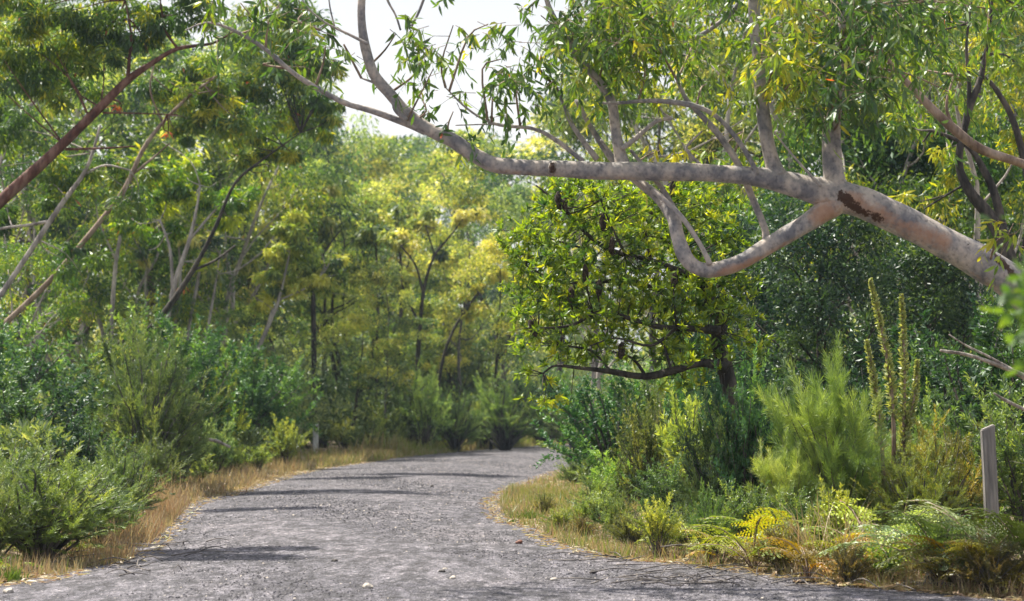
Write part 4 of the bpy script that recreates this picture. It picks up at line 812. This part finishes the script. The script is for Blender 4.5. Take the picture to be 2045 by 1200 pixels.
sh(S2, 960, 70, 775, 'dim feathery bush left of the rounded one', (1.16, 1.30, 1.23), 1.4)
sh(S3, 900, 74, 680, 'brownish shaded bush beneath the low golden gum', (3.2, 2.1, 2.2), 1.2)
sh(S3, 1090, 70, 740, 'dark bush behind the low banksia branches', (1.6, 1.6, 1.4), 1.2)
sh(S2, 1150, 60, 780, 'grey-green feathery bush beyond the bend on the inner side', (.85, .95, .95), 1.3)
sh(S1, 1120, 76, 800, 'bush with pale leaves at the hidden end of the road', (1, 1, .9), 1.2)
sh(S2, 255, 20.0, 900, 'olive feathery bush hugging the left road edge beyond the rusty stalks', (.85, .95, .75), 1.3)
sh(S1, 245, 17.6, 985, 'small dark green bush at the left road edge by the rusty stalks', (.75, .9, .7), 1.3)
sh(S2, 318, 25.5, 880, 'feathery bush with brownish base where the tan grass starts', (.9, .9, .75), 1.2)
sh(S4, 395, 31, 900, 'pale low sprig in the tan grass under the fallen log', (1.1, 1.1, .9), 1.3)
sh(S2, -20, 14.0, 960, 'pale feathery bush in the bottom left corner', (1.0, 1.0, .8), 1.3)
sh(S1, 740, 56, 845, 'small green bush behind the straw to the right of the far post', (1.3, 1.3, 1), 1.4)
sh(S4, 690, 58, 830, 'yellowish sapling just right of the far post', (1.4, 1.3, .8), 1.1)
sh(S1, 880, 66, 800, 'light olive bush behind the yellow grass strip', (1.18, 1.18, 0.84), 1.3)
sh(S4, 960, 68, 790, 'pale upright sapling between the rounded bushes at the bend', (1.5, 1.5, 1.1), 1.3)
# right side
sh(S3, 1240, 25, 745, 'dull green bush filling the space under the outer banksia branches', (1.5, 1.7, 1.3), 1.1)
sh(S1, 1330, 24, 730, 'tall loose olive bush under the middle of the banksia', (.9, 1.0, .8), .8)
sh(S3, 1400, 22, 700, 'bushy dark green sapling against the banksia trunk', (1.3, 1.5, 1.2), .6)
sh(S1, 1540, 18.5, 790, 'upright olive sapling left of the long-needled bush tip', (.9, 1.0, .75), .5)
sh(S1, 1850, 17.5, 790, 'upright leafy sapling right of the spire-like stems', (.9, 1.05, .7), .6)
sh(S2, 1085, 21.5, 985, 'small straw-brown low bush at the tip of the inner verge', (1.25, .95, .7), 1.5)
sh(S4, 1120, 18.2, 1010, 'scruffy olive sprig among straw on the inner verge', (.95, .95, .65), 1.5)
sh(S2, 1165, 17.6, 1030, 'rusty low bush on the inner verge close to the gravel', (1.3, .8, .6), 1.7)
sh(S4, 1195, 19.5, 975, 'grey-green scruffy sprig at the back of the inner verge', (.85, .95, .85), 1.5)
sh(S2, 1260, 16.0, 1020, 'brown and green low bush left of the small yellow-green bush', (1.1, .9, .6), 1.5)
sh(S1, 1360, 15.6, 1010, 'low dull green bush between the yellow-green bush and the feathery one', (.85, .9, .7), 1.3)
sh(S3, 1478, 16.8, 735, 'dark leafy bush hiding the foot of the banksia trunk', (1.2, 1.4, 1.3), .55)
sh(S1, 1425, 16.9, 800, 'upright mid-green bush directly in front of the banksia trunk', (.95, 1.05, .9), .6)
sh(S2, 1545, 17.2, 820, 'dim feathery bush between the banksia trunk and the needle bush', (.8, .95, .9), .9)
sh(S1, 1290, 20.5, 800, 'slender leafy bush with reddish tips beneath the banksia tip', (1.15, 1.0, .8), .6)
sh(S1, 1210, 40, 775, 'leafy bush seen through the lowest banksia branches', (1.1, 1.15, .9), 1.3)
sh(S3, 1330, 36, 760, 'dark bush filling the gap right of the banksia tip', (1.2, 1.2, .9), 1.3)
sh(S2, 1270, 32, 800, 'pale feathery bush under the banksia', (1.0, 1.1, .9), 1.2)
sh(S4, 1160, 19.5, 1000, 'small olive sprig in the dry grass of the inner verge', (1.0, 1.1, .7), 1.3)
sh(S4, 1230, 17.2, 985, 'low pale green sprig left of the silvery bush', (1.1, 1.2, .9), 1.2)
sh(S2, 1190, 21, 955, 'low feathery bush at the back of the inner verge', (1.1, 1.2, .7), 1.4)
sh(S1, 1480, 15.4, 970, 'low leafy bush behind the fallen branch', (1.0, 1.1, .7), 1.2)
sh(S1, 1600, 14.6, 985, 'low green bush right at the foot of the largest needle bush', (1.0, 1.1, .65), 1.2)
sh(S4, 1665, 13.9, 960, 'slender yellow-green sapling among the tan stalks', (1.3, 1.2, .6), .8)
sh(S2, 1560, 13.6, 1050, 'brown withered low bush at the right road edge', (1.3, .8, .6), 1.6)
sh(S2, 1690, 12.7, 1085, 'brown dry tangle at the road edge left of the small fresh bush', (1.2, .75, .6), 1.6)
sh(S2, 1970, 11.9, 1075, 'brown dead bracken tangle at the bottom right corner', (1.1, .7, .6), 1.8)
sh(S2, 1150, 30, 905, 'wispy grey-green bush leaning over the inner edge of the bend', (.9, 1.0, .95), 1.3)
sh(S1, 1215, 27, 850, 'fresh green leafy bush at the inner edge of the bend', (.85, 1.15, .7), .9)
sh(S4, 1250, 22, 885, 'small bright green sapling on the inner edge of the bend', (1.0, 1.3, .75), 1.3)
sh(S1, 1290, 27, 800, 'soft green bush beneath the tip of the banksia', (.9, 1.05, .85), 1.1)
sh(S4, 1370, 20, 770, 'upright yellow-green bush with slender shoots below the banksia trunk', (1.25, 1.3, .75), .75)
sh(S1, 1430, 21, 800, 'grey-green small-leaved bush between the slender-shoot bush and the needle bush', (.8, .95, .9), .9)
sh(S1, 1330, 18.5, 920, 'low silvery bush in front of the slender-shoot bush', (.85, 1.05, .95), 1.1)
sh(S4, 1430, 17.5, 905, 'silver-green low bush left of the long-needled bush', (.9, 1.05, 1.1), 1.3)
sh(S3, 1460, 24, 700, 'dark bluish bush standing in shade left of the long-needled bush', (.8, .9, 1.2), .7)
sh(S3, 1580, 21, 760, 'very dark bush behind the long-needled bush', (.8, .9, .9), 1.0)
sh(S5, 1675, 16, 735, 'long-needled bright green bush, the largest on the right verge', (.72, .9, .62), .72, tilt=-9)
sh(S5, 1770, 16.6, 860, 'long-needled bush behind and right of the largest one', (.8, .95, .8), 1.1, tilt=3)
sh(S5, 1570, 15.8, 890, 'low needle bush at the left foot of the largest one', (1.0, 1.1, .8), .9)
sh(S2, 1415, 14.6, 985, 'small feathery green bush beside the pale dry tuft', (.75, 1.0, .6), .8)
sh(S4, 1310, 15.0, 985, 'small yellow-green bush with dry fronds at the right road edge', (1.4, 1.3, .7), .9)
sh(S4, 1755, 12.9, 1085, 'small fresh green bush at the road edge under the ferns', (.6, 1.0, .45), 1.2)
sh(S2, 1880, 16, 862, 'orange-tinged low bush left of the near post', (1.6, 1.1, .6), 1.1)
sh(S2, 1830, 15.5, 905, 'yellowish bush left of the near post, in front of the orange one', (1.2, 1.1, .6), 1.2)
sh(S1, 1950, 17, 800, 'green leafy bush directly behind the near post', (.9, 1.05, .7), 1.0)
sh(S1, 2050, 16, 780, 'leafy bush at the right edge beyond the near post', (.9, 1.0, .7), 1.0)
sh(S3, 1780, 20, 720, 'dark bush in deep shade behind the spire-like stems', (.8, .9, .8), 1.0)
sh(S3, 1960, 20, 640, 'dark leafy bush in the shade below the thick trunk', (.9, 1, .8), 1.1)
sh(S1, 1500, 18, 860, 'small-leaved olive bush left of the long-needled bush', (.9, 1, .7), .9)
sh(S1, 1100, 24.5, 985, 'low bright yellow-green tussock bush where the inner verge begins', (1.2, 1.2, .75), 1.6)

# spire-like stems
def spires():
    rg = np.random.default_rng(71); d = 15.9; bx = X(1790, d); b = np.array([bx, d, float(gz(bx, d))]); root = empty('spire_shrub', b); WD = Wood(); LV = Leaves()
    for pts in ([(1775, 1060, 10), (1785, 900, 9), (1780, 780, 8), (1765, 680, 6), (1748, 600, 4), (1738, 558, 3)], [(1800, 1060, 10), (1805, 880, 8), (1806, 740, 6), (1803, 650, 5), (1800, 588, 3)], [(1770, 1060, 9), (1760, 880, 8), (1745, 760, 6), (1730, 680, 4)], [(1790, 1060, 9), (1800, 900, 7), (1825, 800, 6), (1832, 720, 4)]):
        a, r = TR(pts, d); WD.tube(a, r, 6, 6, 0, rg); p, _ = WD.paths[-1]; m = 620; t = rg.uniform(.3, 1, m) * (len(p) - 1.01); i = t.astype(int)
        pos = p[i] + (p[i + 1] - p[i]) * (t - i)[:, None]; ax = nrm(p[i + 1] - p[i]); u = nrm(np.cross(ax, rg.normal(size=(m, 3))))
        LV.add(pos, u + ax * .5,   .070 * (1.35 - t / len(p)) * rg.uniform(.6, 1.2, m), .024, .84 + .12 * rg.normal(size=m), rg, .3)
    WD.build('stem', M['brownbark'], root, b); LV.build('foliage', M['needle'], root, b)
    tag(root, 'shrub of tall spire-like stems clothed in small leaves, before the dark tree', 'shrub')
spires()
# rusty dead tips inside the tall feathery bush belong to a bottlebrush in front of it
# ferns
GF = 'bracken ferns on the right verge'
def fe(tpl, px, d, s, label, color=(1, 1, 1)): return place(tpl, px, d, None, label, 'fern', GF, None, color, 1.0, None, s)
fe(F1, 1500, 13.8, 0.70, 'yellow-green fern left of the tan stalks at the road edge', (0.89, 0.85, 0.59))
fe(F1, 1560, 14.2, 0.76, 'fern with long level fronds behind the yellow-green one', (0.74, 0.78, 0.59))
fe(F3, 1735, 13.4, 0.82, 'bright lime fern with upright fronds above the small fresh bush', (0.93, 0.96, 0.44))
fe(F3, 1790, 13.9, 0.70, 'lime fern right of the tallest lime one', (0.81, 0.89, 0.52))
fe(F3, 1700, 13.2, 0.48, 'orange-brown withered fern beneath the lime ones', (1.18, 0.55, 0.44))
fe(F2, 1870, 12.6, 0.90, 'silver-fronded fern arching left of the near post foot', (0.96, 1.04, 1.63))
fe(F2, 1960, 12.5, 0.95, 'large dull fern in front of the near post', (0.89, 0.81, 0.96))
fe(F2, 2045, 12.3, 0.95, 'large dull fern cut by the right edge of the picture', (0.81, 0.81, 0.89))
fe(F2, 1930, 12.1, 0.63, 'low brownish fern at the road edge right of the black stump', (0.96, 0.67, 0.67))
fe(F1, 1650, 13.6, 0.51, 'low pale fern between the tan stalks and the lime fern', (0.89, 0.81, 0.67))
fe(F1, 1380, 15.2, 0.57, 'pale fern with drooping straw fronds at the right road edge', (1.18, 1.04, 0.89))
fe(F1, 60, 14.8, 0.51, 'grey-green fern at the lower left corner beneath the feathery bush', (0.74, 0.81, 0.96))
fe(F1, 150, 15.0, 0.46, 'green fern at the left road edge by the dry stalks', (0.67, 0.74, 0.52))
fe(F3, 20, 13.6, 0.29, 'tiny bright fern at the bottom left of the road edge', (0.74, 0.96, 0.37))

fe(F3, 1610, 13.0, .5, 'brown dead fern between the yellow-green fern and the tan stalks', (.75, .42, .35))
fe(F1, 1905, 12.3, .6, 'brown dead fern under the silver-fronded one', (.8, .5, .42))
fe(F1, 2010, 11.9, .55, 'dead bracken fern low in the bottom right corner', (.7, .45, .4))
fe(F3, 1440, 14.3, .42, 'small withered fern behind the fallen branch', (.9, .65, .45))
# tufts on the road edge
def tuft(px, d, h, n, tone, label, w=.08):
    rg = np.random.default_rng(int(px)); x = X(px, d); b = np.array([x, d, float(max(gz(x, d), rz(x, d))) - .01]); LV = Leaves(True)
    D = rg.normal(size=(n, 3)) * [.45, .45, 0] + [0, 0, 1]
    LV.add(rg.normal(size=(n, 3)) * [w * .4, w * .4, 0], D, h * rg.uniform(.5, 1.1, n), .007, tone + .08 * rg.normal(size=n), rg, .15)
    o = LV.build('grass_tuft', M['grass']); o.location = b; tag(o, label, 'grass tuft', 'grass tufts at the road edges'); return o
tuft(1057, 20.6, .15, 160, .12, 'small bright green tuft alone on the gravel at the inner verge', .16)
tuft(1024, 19.9, .08, 50, .15, 'tiny green tuft left of the bright one on the gravel')
tuft(1100, 19.0, .10, 60, .15, 'tiny green tuft nearer and right of the bright one')
tuft(30, 12.9, .13, 120, .1, 'bright green tuft at the lower left corner', .12)
tuft(1655, 13.4, .62, 120, .7, 'tall tan stalk clump beneath the long-needled bush', .28)
tuft(1850, 13.1, .5, 60, .35, 'tall yellow-green blades left of the silver fern', .12)
tuft(255, 16.3, .42, 90, .8, 'tall rusty stalk clump at the left road edge', .3)
tuft(205, 15.2, .34, 90, .8, 'shorter rusty stalk clump nearer the left corner', .3)
tuft(335, 23, .5, 120, .8, 'reddish-brown stalk clump at the start of the tan grass', .35)

# ------------------------------------------------------------------ posts
def post(px, d, top, wpx, mat, label, refl):
    x = X(px, d); z0 = float(gz(x, d)); h = H + (HZ - top) / FPX * d - z0; w = wpx / FPX * d; root = empty('marker_post', (x, d, z0)); tag(root, label, 'post', 'roadside marker posts')
    import bmesh
    bm = bmesh.new(); bmesh.ops.create_cube(bm, size=1)
    for v in bm.verts: v.co = Vector((v.co.x * w, v.co.y * w * .55, (v.co.z + .5) * (h + .25) - .25 + (v.co.x * .035 if v.co.z > 0 else 0)))
    bmesh.ops.bevel(bm, geom=bm.edges[:], offset=w * .07, segments=2, affect='EDGES')
    me = bpy.data.meshes.new('board'); bm.to_mesh(me); bm.free(); link('board', me, M[mat], root)
    if refl:
        bm = bmesh.new(); bmesh.ops.create_cube(bm, size=1)
        for v in bm.verts: v.co = Vector((v.co.x * w * .55, v.co.y * .02 - w * .275 - .011, v.co.z * w * 1.0 + h * .87))
        bmesh.ops.bevel(bm, geom=bm.edges[:], offset=.004, segments=1, affect='EDGES')
        me = bpy.data.meshes.new('reflector'); bm.to_mesh(me); bm.free(); link('reflector', me, M['reflector'], root)
    root.rotation_euler = (0, R_(-2.0 if not refl else .5), R_(8))
    return root
post(1977, 13.5, 852, 27, 'post', 'weathered grey timber post standing in ferns at the right, nearest to us', False)
post(632, 52, 848, 11, 'whitepost', 'small whitish post with dark reflector at the far left side of the bend', True)

# ------------------------------------------------------------------ sticks, log, stump, stones
def stick(name, label, cat, d, stems, bark, group=None, lift=True):
    A = [TR(p, d) for p in stems]; b = np.array(A[0][0][0]); root_o = Wood()
    for a, r in A: root_o.tube(a, r, 6, 4, .06)
    o = root_o.build(name, M[bark], None, b); o.location = b; tag(o, label, cat, group)
stick('fallen_branch', 'grey fallen branch with forked twigs lying on the right road edge', 'branch', 14.6, [[(1500, 1138, 7), (1455, 1112, 9), (1410, 1095, 8), (1375, 1090, 5)], [(1425, 1100, 5), (1455, 1085, 4), (1490, 1088, 3)], [(1400, 1094, 5), (1360, 1088, 4), (1320, 1092, 3)]], 'greybark')
stick('fallen_branch', 'low grey stick propped behind the forked fallen branch', 'branch', 15.6, [[(1300, 1104, 5), (1350, 1086, 6), (1410, 1078, 5), (1450, 1100, 4)]], 'greybark')
stick('fallen_log', 'thin grey log lying in the grass below the silvery sapling', 'log', 32, [[(352, 872, 5), (390, 876, 9), (430, 880, 7), (460, 893, 5)]], 'deadwood')
stick('dead_branch', 'dry bare branches reaching in from the right edge above the near post', 'branch', 15, [[(2200, 900, 22), (2110, 800, 18), (2045, 752, 13), (1990, 728, 10), (1930, 708, 8), (1878, 700, 6)], [(2045, 752, 9), (1980, 715, 6), (1930, 690, 4), (1895, 668, 3)], [(2110, 800, 10), (2060, 820, 8), (2010, 800, 7), (1985, 785, 4)], [(2200, 1060, 26), (2205, 960, 24), (2200, 890, 22)]], 'deadwood')
def tangle(px0, px1, d0, d1, n, label):
    rg = np.random.default_rng(n); WD = Wood()
    for _ in range(n):
        d = rg.uniform(d0, d1); x = X(rg.uniform(px0, px1), d); a = rg.uniform(0, 6.28); l = rg.uniform(.12, .5); z = float(max(gz(x, d), rz(x, d))) + .012
        q = np.array([[x, d, z], [x + math.cos(a) * l * .5, d + math.sin(a) * l * .5, z + rg.uniform(0, .05)], [x + math.cos(a) * l, d + math.sin(a) * l, z + rg.uniform(-.01, .05)]]); WD.tube(q, [.005, .004, .002], 4, 3)
    tag(WD.build('fallen_twigs', M['greybark']), label, 'twigs', kind='stuff')
tangle(1150, 2000, 12.0, 15.5, 150, 'scattered grey twigs littering the right road edge')
tangle(60, 420, 13, 17, 50, 'scattered twigs littering the left road edge')
def stump():
    rg = np.random.default_rng(81); d = 12.7; x = X(1868, d); z = float(gz(x, d)); root = empty('dark_stump', (x, d, z)); WD = Wood()
    WD.tube([(0, 0, -.08), (0, 0, .08), (.01, 0, .22), (.02, 0, .30)], [.11, .085, .075, .06], 14, 3, .12, rg); WD.tube([(-.05, 0, .1), (-.08, .0, .2), (-.07, 0, .27)], [.04, .03, .012], 7, 3, .1, rg)
    WD.build('stump_wood', M['blackwood'], root); tag(root, 'black stump low at the right road edge beneath the silver fern', 'stump')
stump()
import bmesh
def rock(px, py, s, label, mat='cone', name='stone', cat='stone'):
    d = dist(py); x = X(px, d); z = float(max(gz(x, d), rz(x, d))); rg = np.random.default_rng(int(px * 7 + py)); bm = bmesh.new(); bmesh.ops.create_icosphere(bm, subdivisions=2, radius=1)
    sx, sy, sz_ = s * rg.uniform(.9, 1.3), s, s * rg.uniform(.55, .8)
    for v in bm.verts:
        k = 1 + .16 * math.sin(v.co.x * 3 + rg.uniform(0, .4) + px) + .12 * rg.normal() * .6; v.co = Vector((v.co.x * sx * k, v.co.y * sy * k, v.co.z * sz_ * k))
    me = bpy.data.meshes.new(name); bm.to_mesh(me); bm.free(); o = link(name, me, M[mat]); o.location = (x, d, z + sz_ * .55); tag(o, label, cat, 'loose stones on the road')
M['darkstone'] = simple('dark_stone', (.035, .03, .03)); M['palestone'] = simple('pale_stone', (.42, .38, .34)); M['redstone'] = simple('red_stone', (.16, .06, .04))
for a in [(1036, 1090, .030, 'dark reddish stone on the road left of the fallen branch', 'redstone'), (671, 1135, .024, 'black stone in the middle foreground of the road', 'darkstone'), (1184, 1155, .022, 'dark stone on the foreground gravel below the inner verge', 'darkstone'),
          (884, 1158, .022, 'dark stone next to a pale one in the middle foreground', 'darkstone'), (1087, 1043, .022, 'brown stone beside the tiny green tufts', 'redstone'), (864, 978, .03, 'small dark stone far up the middle of the road', 'darkstone'),
          (890, 1152, .018, 'pale stone touching the dark one in the middle foreground', 'palestone'), (738, 1190, .035, 'large pale flat stone at the bottom of the road, right of centre-left', 'palestone'), (1105, 1172, .02, 'pale stone on the foreground gravel right of centre', 'palestone'), (42, 1158, .03, 'reddish stone at the lower left corner', 'redstone'), (25, 1190, .035, 'pale flat stone in the bottom left corner', 'palestone'), (905, 1172, .025, 'pale round stone at bottom centre', 'palestone'), (1192, 1087, .02, 'brown stone against the inner verge grass', 'redstone')]:
    rock(*a)

# ------------------------------------------------------------------ air
def haze():
    bm = bmesh.new(); bmesh.ops.create_cube(bm, size=1)
    for v in bm.verts: v.co = Vector((v.co.x * 1900, v.co.y * 1900 + 200, -2 + (v.co.z + .5) * 42))
    me = bpy.data.meshes.new('haze'); bm.to_mesh(me); bm.free(); m = bpy.data.materials.new('haze'); m.use_nodes = True; nt = m.node_tree; nt.nodes.clear()
    v = nt.nodes.new('ShaderNodeVolumePrincipled'); v.inputs['Density'].default_value = HAZE; v.inputs['Color'].default_value = (.62, .78, 1, 1); v.inputs['Anisotropy'].default_value = .2
    o = nt.nodes.new('ShaderNodeOutputMaterial'); nt.links.new(v.outputs[0], o.inputs['Volume']); tag(link('haze', me, m), 'thin pale blue haze in the air', kind='stuff')
HAZE = 0.00035
if HAZE: haze()
